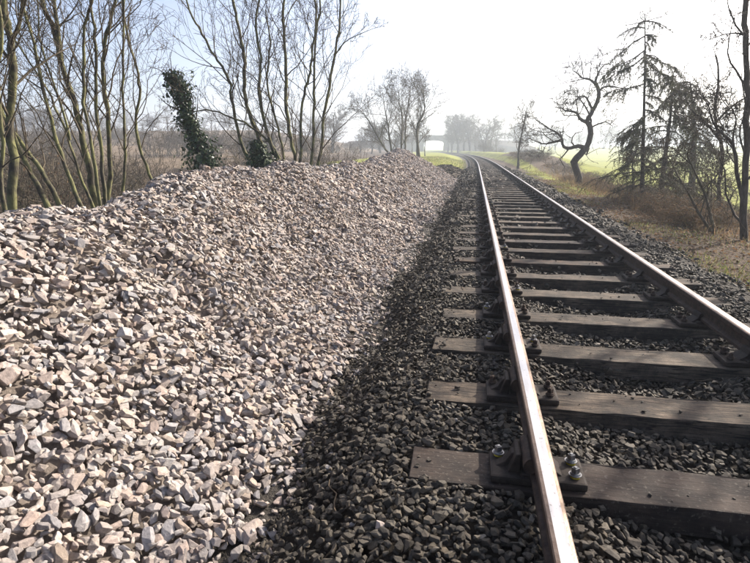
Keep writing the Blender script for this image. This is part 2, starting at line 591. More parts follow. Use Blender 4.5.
# ---- the heap of pale new ballast
CREST_Y = [-6, 0.0, 1.5, 2.6, 3.1, 4.3, 5.4, 6.3, 7.5, 10, 12.7, 14.6, 16.6, 19.2, 22.2, 24.4, 25.6, 26.8, 28.0, 29.3, 30.4]
CREST_Z = [0.8, 0.94, 0.97, 0.98, 1.0, 0.965, 1.10, 1.145, 1.11, 1.05, 1.02, 1.0, 1.07, 1.12, 1.22, 1.36, 1.22, 0.86, 0.42, -0.05, -0.4]
BASE_X = [(-6, -1.0), (1.4, -0.97), (1.9, -0.82), (2.4, -0.87), (3, -0.95), (4, -0.95), (6, -1.0), (9, -1.06), (16, -1.0), (24, -0.95), (30, -0.95)]

def heap_z(X, Y):
    X, Y = np.asarray(X, float), np.asarray(Y, float)
    cz = np.interp(Y, CREST_Y, CREST_Z)
    bx = np.interp(Y, *zip(*BASE_X)) + 0.06 * np.sin(Y * 2.1) + 0.05 * np.sin(Y * 5.3 + 1) + 0.03 * np.sin(Y * 11.7)
    top = cz + 0.22
    width = top / 0.70
    cxr = bx - width
    zr = -0.22 + (bx - X) * 0.70
    # concave foot and rounded top
    t = np.clip((bx - X) / np.maximum(width, 0.05), -1, 3)
    zr = zr - 0.10 * np.exp(-((t - 0.35) / 0.3) ** 2) * np.clip(top, 0, 1)
    zl = cz - 0.02 - np.maximum(cxr - 0.25 - X, 0) * 0.72
    z = -np.log(np.exp(-zr * 14) + np.exp(-zl * 14) + np.exp(-(cz + 0.03) * 14)) / 14
    z = z + 0.045 * np.sin(Y * 1.7 + X * 2.3) * sstep(z, 0.1, 0.7) + 0.035 * np.sin(Y * 3.1 - X * 1.4 + 2) * sstep(z, 0.0, 0.6)
    z = z + 0.02 * np.sin(Y * 7.3 + X * 3.1) * sstep(z, -0.1, 0.3)
    return z

heap = thing('ballast_heap', 'long sloping heap of pale pinkish grey crushed stone beside the railway track', 'stone heap', (0, 0, 0))

def build_heap():
    xs = np.arange(-6.2, -0.6, 0.06); ys = np.arange(-4.0, 31.0, 0.1)
    XX, YY = np.meshgrid(xs, ys)
    ZZ = np.maximum(heap_z(XX, YY) - 0.035, ground_z(XX, YY) - 0.12)
    nx, ny = len(xs), len(ys)
    i = np.arange((ny - 1) * nx).reshape(ny - 1, nx)[:, :-1].ravel()
    core = mesh_np('core', np.stack([XX, YY, ZZ], -1).reshape(-1, 3), np.stack([i, i + 1, i + nx + 1, i + nx], 1), 4, [M_CORE], True)
    link('core', core, heap)
    # stones
    PT = np.concatenate([jitter_grid(-4.0, -0.62, 0.4, 4.5, 0.0285, 2), jitter_grid(-4.2, -0.62, 4.5, 9, 0.031, 2), jitter_grid(-4.4, -0.62, 9, 30.2, 0.051, 2)])
    X, Y = PT[:, 0], PT[:, 1]
    N1 = len(X)
    hz, gz = heap_z(X, Y), ground_z(X, Y)
    keep = hz > gz + 0.0
    edge = (hz <= gz) & (hz > gz - 0.3) & (RNG.random(N1) < 0.34 * np.exp((hz - gz) * 11))
    cz = np.interp(Y, CREST_Y, CREST_Z)
    bx = np.interp(Y, *zip(*BASE_X))
    back = X < bx - (cz + 0.22) / 0.70 - 0.75
    keep &= ~back | (RNG.random(N1) < 0.12)
    s = keep | edge
    X, Y, hz, gz = X[s], Y[s], hz[s], gz[s]
    n = len(X)
    sc = 0.555 * np.clip(np.exp(RNG.normal(0, 0.34, n)), 0.42, 1.85) * (1 + 0.06 * (Y > 4.5) + 0.42 * (Y > 9))
    half = np.stack([0.038 * RNG.uniform(0.85, 1.3, n), 0.027 * RNG.uniform(0.75, 1.2, n), 0.0175 * RNG.uniform(0.7, 1.3, n)], 1) * sc[:, None]
    cs = 0.014
    gx = np.arange(-4.8, -0.4, cs); gy = np.arange(-1.4, 30.8, cs)
    GX, GY = np.meshgrid(gx, gy)
    hf = np.maximum(heap_z(GX, GY) - 0.03, ground_z(GX, GY) + 0.0)
    pos = np.stack([X, Y, np.zeros(n)], 1)
    pos[:, 2], seen = settle(pos, half, hf, -4.8, -1.4, cs)
    pos, half, X, Y = pos[seen], half[seen], X[seen], Y[seen]
    n = len(X)
    e = 0.05
    nx_ = -(heap_z(X + e, Y) - heap_z(X - e, Y)) / (2 * e)
    ny_ = -(heap_z(X, Y + e) - heap_z(X, Y - e)) / (2 * e)
    nr = np.stack([nx_ * 0.8, ny_ * 0.8, np.ones(n)], 1)
    nr /= np.linalg.norm(nr, axis=1)[:, None]
    R = rot_batch(n, 0.42, nr)
    late = np.linspace(0, 1, n)
    scatter('stone', 'stone_mass', heap, pos, half, R, M_PALE, 2.5, 3.6, (late > 0.6) * 1.0)
build_heap()

# ---- ballast bed of old dark stone
def bed_z(v, Y):
    """finished ballast surface across the track"""
    k = [(-2.6, -0.30), (-2.0, -0.25), (-1.82, -0.215), (-1.62, -0.12), (-1.42, -0.05), (-1.3, -0.028), (-1.2, -0.03), (-0.8, -0.035), (-0.62, -0.04), (-0.45, -0.085),
         (-0.25, -0.118), (0.3, -0.125), (0.5, -0.10), (0.68, -0.06), (0.85, -0.045), (1.3, -0.04), (1.6, -0.10), (2.0, -0.17), (2.6, -0.215), (3.2, -0.26)]
    z = np.interp(v, *zip(*k))
    return z + 0.015 * np.sin(Y * 2.3 + v * 3) * (np.abs(v) > 0.3) + 0.012 * np.sin(Y * 5.1 - v * 4)

bed = tag(link('ballast_bed', None), 'bed of old dark ballast under and beside the track', None, None, 'structure')

def build_bed():
    vs = np.linspace(-2.4, 3.1, 90)
    ys = np.concatenate([np.arange(-1, 12, 0.055), np.arange(12, 40, 0.3), np.arange(40, 330, 2.0)])
    VV, YY = np.meshgrid(vs, ys)
    ZZ = bed_z(VV, YY) - 0.017 - 0.012 * sstep(-VV, 1.35, 1.6)
    ZZ = ZZ - 0.25 * sstep(YY, 38, 46) * (sstep(-VV, 1.35, 1.7) + sstep(VV, 1.6, 2.0))
    edge = np.minimum(sstep(VV, -2.4, -2.1), 1 - sstep(VV, 1.95, 2.25))
    ZZ = ZZ - 0.16 * (1 - edge)
    XX = VV + xc(YY)
    ZZ = ZZ + 0.010 * wob(XX * 9, YY * 9) + RNG.normal(0, 0.004, ZZ.shape)
    nx, ny = len(vs), len(ys)
    i = np.arange((ny - 1) * nx).reshape(ny - 1, nx)[:, :-1].ravel()
    me = mesh_np('bed_soil', np.stack([XX, YY, ZZ], -1).reshape(-1, 3), np.stack([i, i + 1, i + nx + 1, i + nx], 1), 4, [M_BED], True)
    link('bed_soil', me, bed)
    # stones
    parts = []
    for y0, y1, g, big in ((1.0, 5.0, 0.0255, 0.54), (5.0, 10.0, 0.036, 0.74), (10, 20, 0.052, 1.12), (20, 42, 0.085, 1.75)):
        q = jitter_grid(-2.05, 2.75, y0, y1, g, 2)
        parts.append((q[:, 0], q[:, 1], np.full(len(q), big)))
    q = jitter_grid(-2.0, -1.4, 1.0, 8.0, 0.021, 2)
    parts.insert(0, (q[:, 0], q[:, 1], np.full(len(q), 0.30)))
    q = jitter_grid(1.3, 2.6, 1.5, 9.0, 0.045, 1)
    parts.insert(0, (q[:, 0], q[:, 1], np.full(len(q), 0.36)))
    v, Y, big = [np.concatenate(q) for q in zip(*parts)]
    X = v + xc(Y)
    n = len(v)
    u = np.abs((Y - SY0) / SPACING - np.round((Y - SY0) / SPACING)) * SPACING     # distance to the nearest sleeper's middle
    on_sl = (u < 0.137) & (np.abs(v) < 1.30)
    rail = (np.abs(np.abs(v) - GAUGE / 2) < 0.075)
    chair = (u < 0.15) & (np.abs(np.abs(v) - GAUGE / 2) < 0.24)
    p = np.ones(n)
    p *= np.where(v < -1.45, 0.85 - 0.4 * sstep(-v, 1.45, 1.85), 1)
    p *= np.where(v > 1.22, 1 - 0.92 * sstep(v, 1.22, 1.75), 1)
    p *= np.where((v > -0.1) & (v < 0.45), 0.75, 1)
    p = np.where(big < 0.4, 0.7, p)
    p = np.where(v < -1.5, p * np.clip(0.8 + 1.1 * wob(v * 9, Y * 6), 0.5, 1), p)
    p = np.where(on_sl, np.where(np.abs(v) > 1.2, 0.10, 0.012), p)
    p[chair] = 0
    p[v > 2.15] = 0
    p[rail] *= 0.8
    p[X < np.interp(Y, *zip(*BASE_X)) + 0.03] = 0
    s = RNG.random(n) < p
    v, Y, X, big, on_sl = v[s], Y[s], X[s], big[s], on_sl[s]
    n = len(v)
    sc = np.clip(np.exp(RNG.normal(0, 0.27, n)), 0.45, 1.75) * big
    sc[on_sl] *= np.where(np.abs(v[on_sl]) > 1.2, 0.8, 0.5)
    sc[(v < -1.7)] *= 0.85
    half = np.stack([0.0275 * RNG.uniform(0.85, 1.25, n), 0.0215 * RNG.uniform(0.8, 1.15, n), 0.0165 * RNG.uniform(0.75, 1.2, n)], 1) * sc[:, None]
    cs = 0.012
    gv = np.arange(-2.2, 2.9, cs); gy = np.arange(0.5, 42.4, cs)
    GV, GY = np.meshgrid(gv, gy)
    hf = bed_z(GV, GY) - 0.02
    U = np.abs((GY - SY0) / SPACING - np.round((GY - SY0) / SPACING)) * SPACING
    hf = np.where((U < 0.127) & (np.abs(GV) < 1.285), 0.0, hf)
    pos = np.stack([v, Y, np.zeros(n)], 1)
    pos[:, 2], seen = settle(pos, half, hf, -2.2, 0.5, cs)
    pos[:, 0] = X
    pos, half, X, Y, v = pos[seen], half[seen], X[seen], Y[seen], v[seen]
    n = len(X)
    e = 0.05
    nr = np.stack([-(bed_z(v + e, Y) - bed_z(v - e, Y)) / (2 * e), np.zeros(n), np.ones(n)], 1)
    nr /= np.linalg.norm(nr, axis=1)[:, None]
    R = rot_batch(n, 0.42, nr)
    late = np.linspace(0, 1, n)
    scatter('ballast_stone', 'loose_ballast', bed, pos, half, R, M_DARK, 2.0, 2.9, None)
build_bed()

# ------------------------------------------------------------------ track
track = thing('railway_track', 'single railway track of rusty rails on dark wooden sleepers', 'railway track')

RAIL_PROF = [(-0.035, 0.182), (-0.031, 0.188), (-0.019, 0.191), (0.019, 0.191), (0.031, 0.188), (0.035, 0.182), (0.035, 0.152), (0.030, 0.146), (0.0095, 0.136),
             (0.0095, 0.082), (0.028, 0.072), (0.033, 0.066), (0.033, 0.046), (-0.033, 0.046), (-0.033, 0.066), (-0.028, 0.072), (-0.0095, 0.082),
             (-0.0095, 0.136), (-0.030, 0.146), (-0.035, 0.152)]
def build_rail(side):
    ys = np.concatenate([np.arange(-3, 38, 1.0), np.arange(38, 300, 2.0)])
    x = xc(ys) + side * GAUGE / 2
    P = np.array(RAIL_PROF)[::-1]
    m, n = len(P), len(ys)
    V = np.zeros((n, m, 3))
    V[:, :, 0] = x[:, None] + P[None, :, 0]
    V[:, :, 1] = ys[:, None]
    V[:, :, 2] = P[None, :, 1]
    a = np.arange(n - 1)[:, None] * m + np.arange(m)[None]
    b = np.arange(n - 1)[:, None] * m + (np.arange(m)[None] + 1) % m
    F = np.stack([a, b, b + m, a + m], -1).reshape(-1, 4)
    me = mesh_np('rail', V.reshape(-1, 3), F, 4, [M_RUST, M_RAIL, M_RAILEDGE])
    # profile edges (reversed order): which quads are the worn top
    mid = (P + np.roll(P, -1, 0)) / 2
    idx = np.where((mid[:, 1] > 0.1905) & (np.abs(mid[:, 0]) < 0.02), 1, np.where(mid[:, 1] > 0.184, 2, 0))
    me.polygons.foreach_set('material_index', np.tile(idx, n - 1).astype(np.int32))
    bm = bmesh.new(); bm.from_mesh(me)
    bmesh.ops.recalc_face_normals(bm, faces=bm.faces)
    bm.to_mesh(me); bm.free()
    link('rail', me, track)
build_rail(-1); build_rail(1)

def box_bm(bm, cx, cy, cz, sx, sy, sz, bev=0.0, segs=1):
    r = bmesh.ops.create_cube(bm, size=1.0)
    vs = r['verts']
    for v in vs: v.co = (cx + v.co.x * sx, cy + v.co.y * sy, cz + v.co.z * sz)
    if bev:
        es = list({e for v in vs for e in v.link_edges})
        bmesh.ops.bevel(bm, geom=es, offset=bev, segments=segs, affect='EDGES', profile=0.6)

def sleeper_mesh(seed):
    r = random.Random(seed)
    bm = bmesh.new()
    box_bm(bm, 0, 0, -0.0635, 2.57, 0.254, 0.127, 0.007, 2)
    cuts = [e for e in bm.edges if abs(e.verts[0].co.x - e.verts[1].co.x) > 1.5]
    bmesh.ops.subdivide_edges(bm, edges=cuts, cuts=22, use_grid_fill=True)
    for v in bm.verts:
        x = v.co.x
        v.co.y += 0.004 * math.sin(x * 5 + seed) + 0.003 * math.sin(x * 17 + seed * 2) + r.uniform(-0.0012, 0.0012)
        if v.co.z > -0.03 and abs(v.co.y) > 0.10:
            v.co.z -= max(0, r.gauss(0, 0.005))
            v.co.y *= 1 - max(0, r.gauss(0, 0.010))
    return bm_mesh('sleeper', bm, [M_WOOD])
SLEEPERS = [sleeper_mesh(i) for i in range(7)]
def m_new_wood():
    a = N('oily_sleeper_timber')
    v = a.coord('Object', (1.0, 12, 12))
    w = a.coord('Object')
    n = a.noise(v, 5, 6, 0.7)
    n2 = a.noise(w, 5, 5, 0.65)
    n3 = a.noise(w, 55, 3, 0.6)
    c = a.ramp(n, [(0.3, (0.026, 0.019, 0.015)), (0.5, (0.062, 0.044, 0.034)), (0.75, (0.10, 0.074, 0.058))])
    c = a.mix(a.ramp(n2, [(0.4, G3(0.8)), (0.62, G3(0))]), c, (0.02, 0.016, 0.014))
    c = a.mix(a.ramp(n3, [(0.58, G3(0)), (0.7, G3(0.8))]), c, (0.13, 0.11, 0.09))
    a.col(c)
    a.rough(0.8)
    a.bump(a.math('ADD', n, a.math('MULTIPLY', n3, 0.4)), 0.6, 0.008)
    return a.m
NEW_SLEEPER = sleeper_mesh(21)
NEW_SLEEPER.materials[0] = m_new_wood()

def chair_mesh():
    """cast iron chair; +x is the outer (key) side, rail axis along y at x = 0"""
    bm = bmesh.new()
    box_bm(bm, 0.0, 0, 0.018, 0.385, 0.20, 0.036, 0.012, 2)
    box_bm(bm, 0.0, 0, 0.038, 0.14, 0.17, 0.02, 0.006, 1)
    def gusset(pts, w):
        lo = [bm.verts.new((x, -w / 2, z)) for x, z in pts]
        hi = [bm.verts.new((x, w / 2, z)) for x, z in pts]
        n = len(pts)
        fs = [bm.faces.new(lo[::-1]), bm.faces.new(hi)]
        for i in range(n): fs.append(bm.faces.new((lo[i], lo[(i + 1) % n], hi[(i + 1) % n], hi[i])))
        bmesh.ops.recalc_face_normals(bm, faces=fs)
        bmesh.ops.bevel(bm, geom=list({e for f in fs for e in f.edges}), offset=0.005, segments=2, affect='EDGES', profile=0.6)
    # outer jaw and its two ribs
    gusset([(0.072, 0.03), (0.068, 0.112), (0.078, 0.122), (0.092, 0.118), (0.104, 0.08), (0.122, 0.03)], 0.125)
    gusset([(0.09, 0.03), (0.09, 0.108), (0.106, 0.102), (0.13, 0.06), (0.175, 0.033)], 0.045)
    # inner jaw
    gusset([(-0.016, 0.04), (-0.016, 0.100), (-0.030, 0.110), (-0.042, 0.102), (-0.052, 0.07), (-0.10, 0.034), (-0.06, 0.02)], 0.11)
    return bm_mesh('chair', bm, [M_CHAIR])

def key_mesh():
    bm = bmesh.new()
    r = bmesh.ops.create_cone(bm, cap_ends=True, segments=14, radius1=0.027, radius2=0.027, depth=0.19)
    for v in r['verts']:
        v.co = (v.co.x * 0.95 + 0.041, v.co.z, v.co.y * 1.25 + 0.105)
    bmesh.ops.bevel(bm, geom=[e for e in bm.edges if abs(abs(e.verts[0].co.y) - 0.095) < 1e-4 and abs(e.verts[0].co.y - e.verts[1].co.y) < 1e-4], offset=0.004, segments=1, affect='EDGES')
    return bm_mesh('key', bm, [M_RUST])

def screw_mesh(new):
    bm = bmesh.new()
    def cyl(z0, z1, r, seg, mi, r2=None):
        f0 = set(bm.faces)
        q = bmesh.ops.create_cone(bm, cap_ends=True, segments=seg, radius1=r, radius2=r2 or r, depth=z1 - z0)
        for v in q['verts']: v.co.z += (z0 + z1) / 2
        for f in set(bm.faces) - f0: f.material_index = mi
    cyl(0.0, 0.012, 0.0195, 14, 1, 0.017)
    cyl(0.012, 0.016, 0.026, 14, 0)
    cyl(0.016, 0.022, 0.022, 14, 0, 0.019)
    cyl(0.022, 0.044, 0.0165, 4, 0, 0.015)
    cyl(0.044, 0.048, 0.0105, 4, 0, 0.008)
    me = bm_mesh('screw', bm, [M_BOLT if new else M_RUST, M_FERR if new else M_CHAIR])
    return me
CHAIR, KEY, SCREW, SCREW_OLD = chair_mesh(), key_mesh(), screw_mesh(True), screw_mesh(False)

def lean_chair_mesh():
    bm = bmesh.new()
    box_bm(bm, 0, 0, 0.018, 0.385, 0.20, 0.036)
    box_bm(bm, 0.09, 0, 0.07, 0.045, 0.11, 0.08)
    box_bm(bm, -0.04, 0, 0.075, 0.04, 0.10, 0.09)
    return bm_mesh('chair', bm, [M_CHAIR])
CHAIR_FAR = lean_chair_mesh()

_rs = random.Random(3)
for i in range(-3, 150):
    y = SY0 + i * SPACING
    dx = float(xoff(y)); slope = float(xoff(y + 0.5) - xoff(y - 0.5))
    jit = 0.0 if i == 0 else _rs.uniform(-0.03, 0.03)
    y += _rs.uniform(-0.018, 0.018) if i > 0 else 0
    o = link('sleeper', NEW_SLEEPER if i in (0, 8, 19) else SLEEPERS[_rs.randrange(7)], track, (VC + dx + jit, y, _rs.uniform(-0.006, 0.002)))
    o.rotation_euler = (0, 0, -math.atan(slope) + _rs.uniform(-0.012, 0.012))
    for side in (-1, 1):
        far = y > 16
        c = link('chair', CHAIR_FAR if far else CHAIR, o, (side * GAUGE / 2 - jit, 0, 0.001), 0 if side > 0 else math.pi)
        if y < 12:
            link('key', KEY, o, (side * GAUGE / 2 - jit, _rs.uniform(-0.03, 0.03), 0), 0 if side > 0 else math.pi)
        if y < 14:
            for (sx, sy) in ((0.155, 0.062 * (1 if side < 0 else -1)), (-0.148, -0.05), (-0.148, 0.05)):
                link('screw', SCREW if i == 0 or _rs.random() < (0.3 if i < 4 else 0.08) else SCREW_OLD, o, (side * (GAUGE / 2 + sx) - jit, sy, 0.036), _rs.uniform(0, 1.5))

# ------------------------------------------------------------------ trees
class Tubes:
    """collects polylines and turns them into one tube mesh, batched by shape"""
    def __init__(s): s.b = {}
    def add(s, pts, rad, sides):
        s.b.setdefault((len(pts), sides), []).append((pts, rad))
    def arrays(s):
        Vs, Fs, off = [], [], 0
        for (n, k), lst in s.b.items():
            P = np.array([q[0] for q in lst], float); Rr = np.array([q[1] for q in lst], float)
            T = np.gradient(P, axis=1)
            T /= np.linalg.norm(T, axis=2, keepdims=True) + 1e-9
            ref = np.where(np.abs(T[:, :1, 2:3]) > 0.8, np.array([[[1.0, 0.13, 0]]]), np.array([[[0.11, 0, 1.0]]]))
            A = np.cross(T, np.broadcast_to(ref, T.shape)); A /= np.linalg.norm(A, axis=2, keepdims=True) + 1e-9
            B = np.cross(T, A)
            th = np.arange(k) * 2 * np.pi / k
            V = P[:, :, None] + Rr[:, :, None, None] * (np.cos(th)[None, None, :, None] * A[:, :, None] + np.sin(th)[None, None, :, None] * B[:, :, None])
            m = len(lst)
            base = (np.arange(m) * n * k)[:, None, None] + (np.arange(n - 1) * k)[None, :, None]
            a = base + np.arange(k)[None, None]; b = base + ((np.arange(k) + 1) % k)[None, None]
            F = np.stack([a, b, b + k, a + k], -1).reshape(-1, 4) + off
            Vs.append(V.reshape(-1, 3)); Fs.append(F); off += m * n * k
        return np.concatenate(Vs), np.concatenate(Fs)
    def mesh(s, name, mats, smooth=True):
        V, F = s.arrays()
        return mesh_np(name, V, F, 4, mats, smooth)

def unit(v): return v / (np.linalg.norm(v) + 1e-9)

def spline(pts, n):
    """smooth resample through control points"""
    P = np.asarray(pts, float)
    P = np.vstack([2 * P[0] - P[1], P, 2 * P[-1] - P[-2]])
    seg = len(P) - 3
    out = []
    for t in np.linspace(0, seg - 1e-6, n):
        i = int(t); u = t - i
        a, b, c, d = P[i:i + 4]
        out.append(0.5 * ((2 * b) + (-a + c) * u + (2 * a - 5 * b + 4 * c - d) * u * u + (-a + 3 * b - 3 * c + d) * u ** 3))
    return np.array(out)

class Params:
    def __init__(s, **k):
        s.segs = [10, 7, 5, 4, 3]; s.sides = [8, 5, 4, 3, 3]
        s.n = [12, 6, 5, 4, 0]; s.t0 = [0.35, 0.25, 0.2, 0.15, 0]
        s.ang = [0.75, 0.7, 0.7, 0.7, 0.7]; s.ratio = [0.5, 0.5, 0.5, 0.5, 0.5]
        s.wander = [0.08, 0.16, 0.2, 0.25, 0.25]; s.up = [0.05, 0.07, 0.05, 0.03, 0.0]
        s.minlen = 0.0; s.maxlev = 4; s.rr = 0.55; s.tip = 0.25; s.rmin = 0.0022
        s.__dict__.update(k)

def grow(P, D, L, R, lev, p, rng, T):
    n = p.segs[lev]
    pts = [np.array(P, float)]; D = unit(np.array(D, float)); dirs = [D]
    for i in range(n):
        D = unit(D + rng.normal(0, p.wander[lev], 3) + np.array([0, 0, p.up[lev]]))
        pts.append(pts[-1] + D * (L / n)); dirs.append(D)
    rad = [max(p.rmin, R * (1 - (1 - p.tip) * i / n)) for i in range(n + 1)]
    T[lev].add(pts, rad, p.sides[lev])
    if lev < p.maxlev: sprout(pts, rad, dirs, L, lev, p, rng, T)

def sprout(pts, rad, dirs, L, lev, p, rng, T, count=None):
    n = len(pts) - 1
    cnt = p.n[lev] if count is None else count
    cnt = max(1, int(round(cnt * rng.uniform(0.75, 1.25))))
    phi = rng.uniform(0, 6.28)
    for c in range(cnt):
        t = p.t0[lev] + (1 - p.t0[lev]) * (c + rng.random()) / cnt
        f = t * n; i = min(int(f), n - 1); u = f - i
        q = pts[i] * (1 - u) + pts[i + 1] * u
        r = rad[i] * (1 - u) + rad[i + 1] * u
        d = dirs[min(i + 1, n)]
        phi += 2.4 + rng.normal(0, 0.5)
        a = unit(np.cross(d, [0.3, 0.2, 1.0] if abs(d[2]) < 0.9 else [1.0, 0.1, 0]))
        b = np.cross(d, a)
        side = a * math.cos(phi) + b * math.sin(phi)
        an = p.ang[lev] * rng.uniform(0.7, 1.3)
        nd = unit(d * math.cos(an) + side * math.sin(an))
        ln = L * p.ratio[lev] * rng.uniform(0.65, 1.25) * (1.15 - 0.6 * t)
        grow(q, nd, ln, max(p.rmin, min(r * 0.8, R_of(r, p))), lev + 1, p, rng, T)

def R_of(r, p): return r * p.rr * 1.1

def dirs_of(pts):
    g = np.gradient(np.array(pts), axis=0)
    return [unit(q) for q in g]

def tree_from_paths(name, label, cat, paths, p, mats, seed, group=None, stem_name='trunk', count=None, roots=True, len_scale=1.0):
    """paths: list of (world control points, r_base, r_tip). First point of the first path is the base."""
    rng = np.random.default_rng(seed)
    base = np.array(paths[0][0][0], float)
    t = thing(name, label, cat, tuple(base), 0, group)
    T = [Tubes() for _ in range(6)]
    for k, pp in enumerate(paths):
        ctl, r0, r1 = pp[:3]
        nm = pp[3] if len(pp) > 3 else stem_name
        ln = sum(np.linalg.norm(np.subtract(ctl[i + 1], ctl[i])) for i in range(len(ctl) - 1))
        n = max(10, int(ln / 0.16))
        n = min(n, 60)
        P = spline(ctl, n) - base
        P[1:] += rng.normal(0, 0.006 * ln / 3, (n - 1, 3))
        s = np.linspace(0, 1, n)
        rad = r0 + (r1 - r0) * s ** 0.8
        rad = rad * (1 + 0.06 * np.sin(s * 23 + seed) + rng.normal(0, 0.025, n))
        if roots and nm == stem_name: rad = rad * (1 + 0.6 * np.exp(-s * ln / 0.18))
        tb = Tubes(); tb.add(list(P), list(rad), 9 if r0 > 0.03 else 6)
        link(nm, tb.mesh(nm, [mats[0]]), t)
        c = count if count is not None else p.n[0]
        if len(pp) > 4: c = pp[4]
        if c: sprout(list(P), list(rad), dirs_of(P), max(p.minlen, ln * (len_scale if nm == stem_name or len_scale > 1 else 1.35)), 0, p, rng, T, c)
    allT = Tubes()
    for q in T:
        for key, lst in q.b.items(): allT.b.setdefault(key, []).extend(lst)
    if allT.b:
        me = allT.mesh('crown', [mats[1]])
        link('crown', me, t)
    return t

def px_path(pts, Y, lean=0.0):
    """pixels on the vertical plane at distance Y down the line (each point may bring its own Y)"""
    out = []
    for i, q in enumerate(pts):
        yy = Y + (q[2] if len(q) > 2 else 0)
        out.append(at_y(q[0], q[1], yy))
    return out

def rooted(path, drop=0.1):
    """extend the path down to the ground along its own lowest direction"""
    a, b = path[0], path[1]
    d = unit(a - b)
    d[2] = min(d[2], -0.55)
    q = np.array(a)
    for _ in range(400):
        if q[2] < float(ground_z(q[0], q[1])) - drop: break
        q = q + d * 0.02
    return [q] + list(path)

P_LEFT = Params(n=[8, 5, 4, 3, 0], t0=[0.25, 0.2, 0.2, 0.15, 0], ratio=[0.34, 0.5, 0.5, 0.5], maxlev=3, ang=[0.6, 0.6, 0.7, 0.7], up=[0, 0.07, 0.05, 0.03], rr=0.38, rmin=0.0022, sides=[8, 5, 3, 3, 3])

LEFT = [  # pixel path, Y, r0, r1, label
    ([(5, 215), (1, 181), (3, 140), (-3, 90), (2, 40), (-4, 0), (-8, -60)], 4.2, 0.026, 0.014, 'thin pale sapling leaning behind the thick lichen-covered trunk at the heap end'),
    ([(13, 216), (13, 164), (9, 121), (12.5, 78), (12, 49), (7, 25), (4, 0), (-3, -60), (-12, -140)], 4.9, 0.058, 0.03, 'bare tree with the thickest upright trunk at the low end of the stone heap'),
    ([(49, 208), (32, 175), (19, 149), (8, 125), (-6, 95), (-25, 50), (-40, -10)], 5.6, 0.042, 0.02, 'bare tree leaning hard, its lit trunk below a darker leaning trunk'),
    ([(59, 204), (42.6, 172), (27.7, 151), (15, 133), (0, 108), (-16, 70), (-34, 10)], 6.0, 0.042, 0.018, 'dark bare tree leaning hard above a lit leaning trunk'),
    ([(79, 201), (66, 168), (57.5, 142), (47, 104), (37, 64), (33, 39), (24, 8), (18, -50)], 5.4, 0.03, 0.014, 'slender bare tree bowing away behind the heap beside two hard-leaning trunks'),
    ([(90.5, 201), (81, 177), (68, 136), (58, 112), (44, 84), (20, 48), (0, 20)], 6.2, 0.026, 0.01, 'slim bare tree arching over behind the heap with a bare fork'),
    ([(94, 202), (89.5, 168), (81, 132), (75, 105), (64.5, 74), (56.6, 39), (43, 2), (28, -60)], 6.8, 0.062, 0.03, 'thick dark bare tree tilting back between slim trunks behind the heap'),
    ([(100, 200), (91.7, 149), (85, 106), (84, 58), (85, 23), (94, -5), (100, -60)], 5.7, 0.026, 0.014, 'slim straight bare tree just in front of the thick dark tilting trunk'),
    ([(104.5, 200), (100, 143), (96, 105), (95.5, 70), (94.7, 35), (92, 5), (94, -60)], 6.1, 0.03, 0.015, 'slim bare tree standing upright, one of a close pair behind the heap'),
    ([(109, 200), (109, 132), (104, 90), (103, 55), (110, 20), (118, -10), (128, -60)], 6.9, 0.046, 0.02, 'taller bare tree curving upright, the stouter of a close pair behind the heap'),
    ([(122, 199), (126, 159), (125, 130), (122, 97), (124, 60), (123, 20), (126, -40)], 6.4, 0.026, 0.012, 'thin upright bare tree beside the kinked sapling behind the heap'),
    ([(155, 187), (142, 154.5), (136, 127), (139, 100), (139, 78), (127, 35), (123, 0), (112, -60)], 6.6, 0.028, 0.013, 'kinked bare sapling standing alone between the trunks and the ivy-clad stump'),
]
for k, (pts, Y, r0, r1, lab) in enumerate(LEFT):
    path = rooted(px_path(pts, Y))
    paths = [(path, r0 * 0.86, r1 * 0.86)]
    if k == 1: paths.append((px_path([(12.5, 38), (18.5, 27), (22, 8), (25, -20), (34, -90)], Y), 0.022, 0.01, 'limb'))
    if k == 6: paths.append((px_path([(61, 60), (57, 25), (54, 0), (50, -60)], Y), 0.035, 0.018, 'limb'))
    if k == 5: paths.append((px_path([(70, 140), (62, 108), (52, 80), (40, 40), (38, 0)], Y), 0.017, 0.008, 'limb'))
    tree_from_paths('bare_tree', lab, 'tree', paths, P_LEFT, [M_BARK_L, M_TWIG], 40 + k, 'bare trees behind the stone heap', len_scale=1.0, count=13)

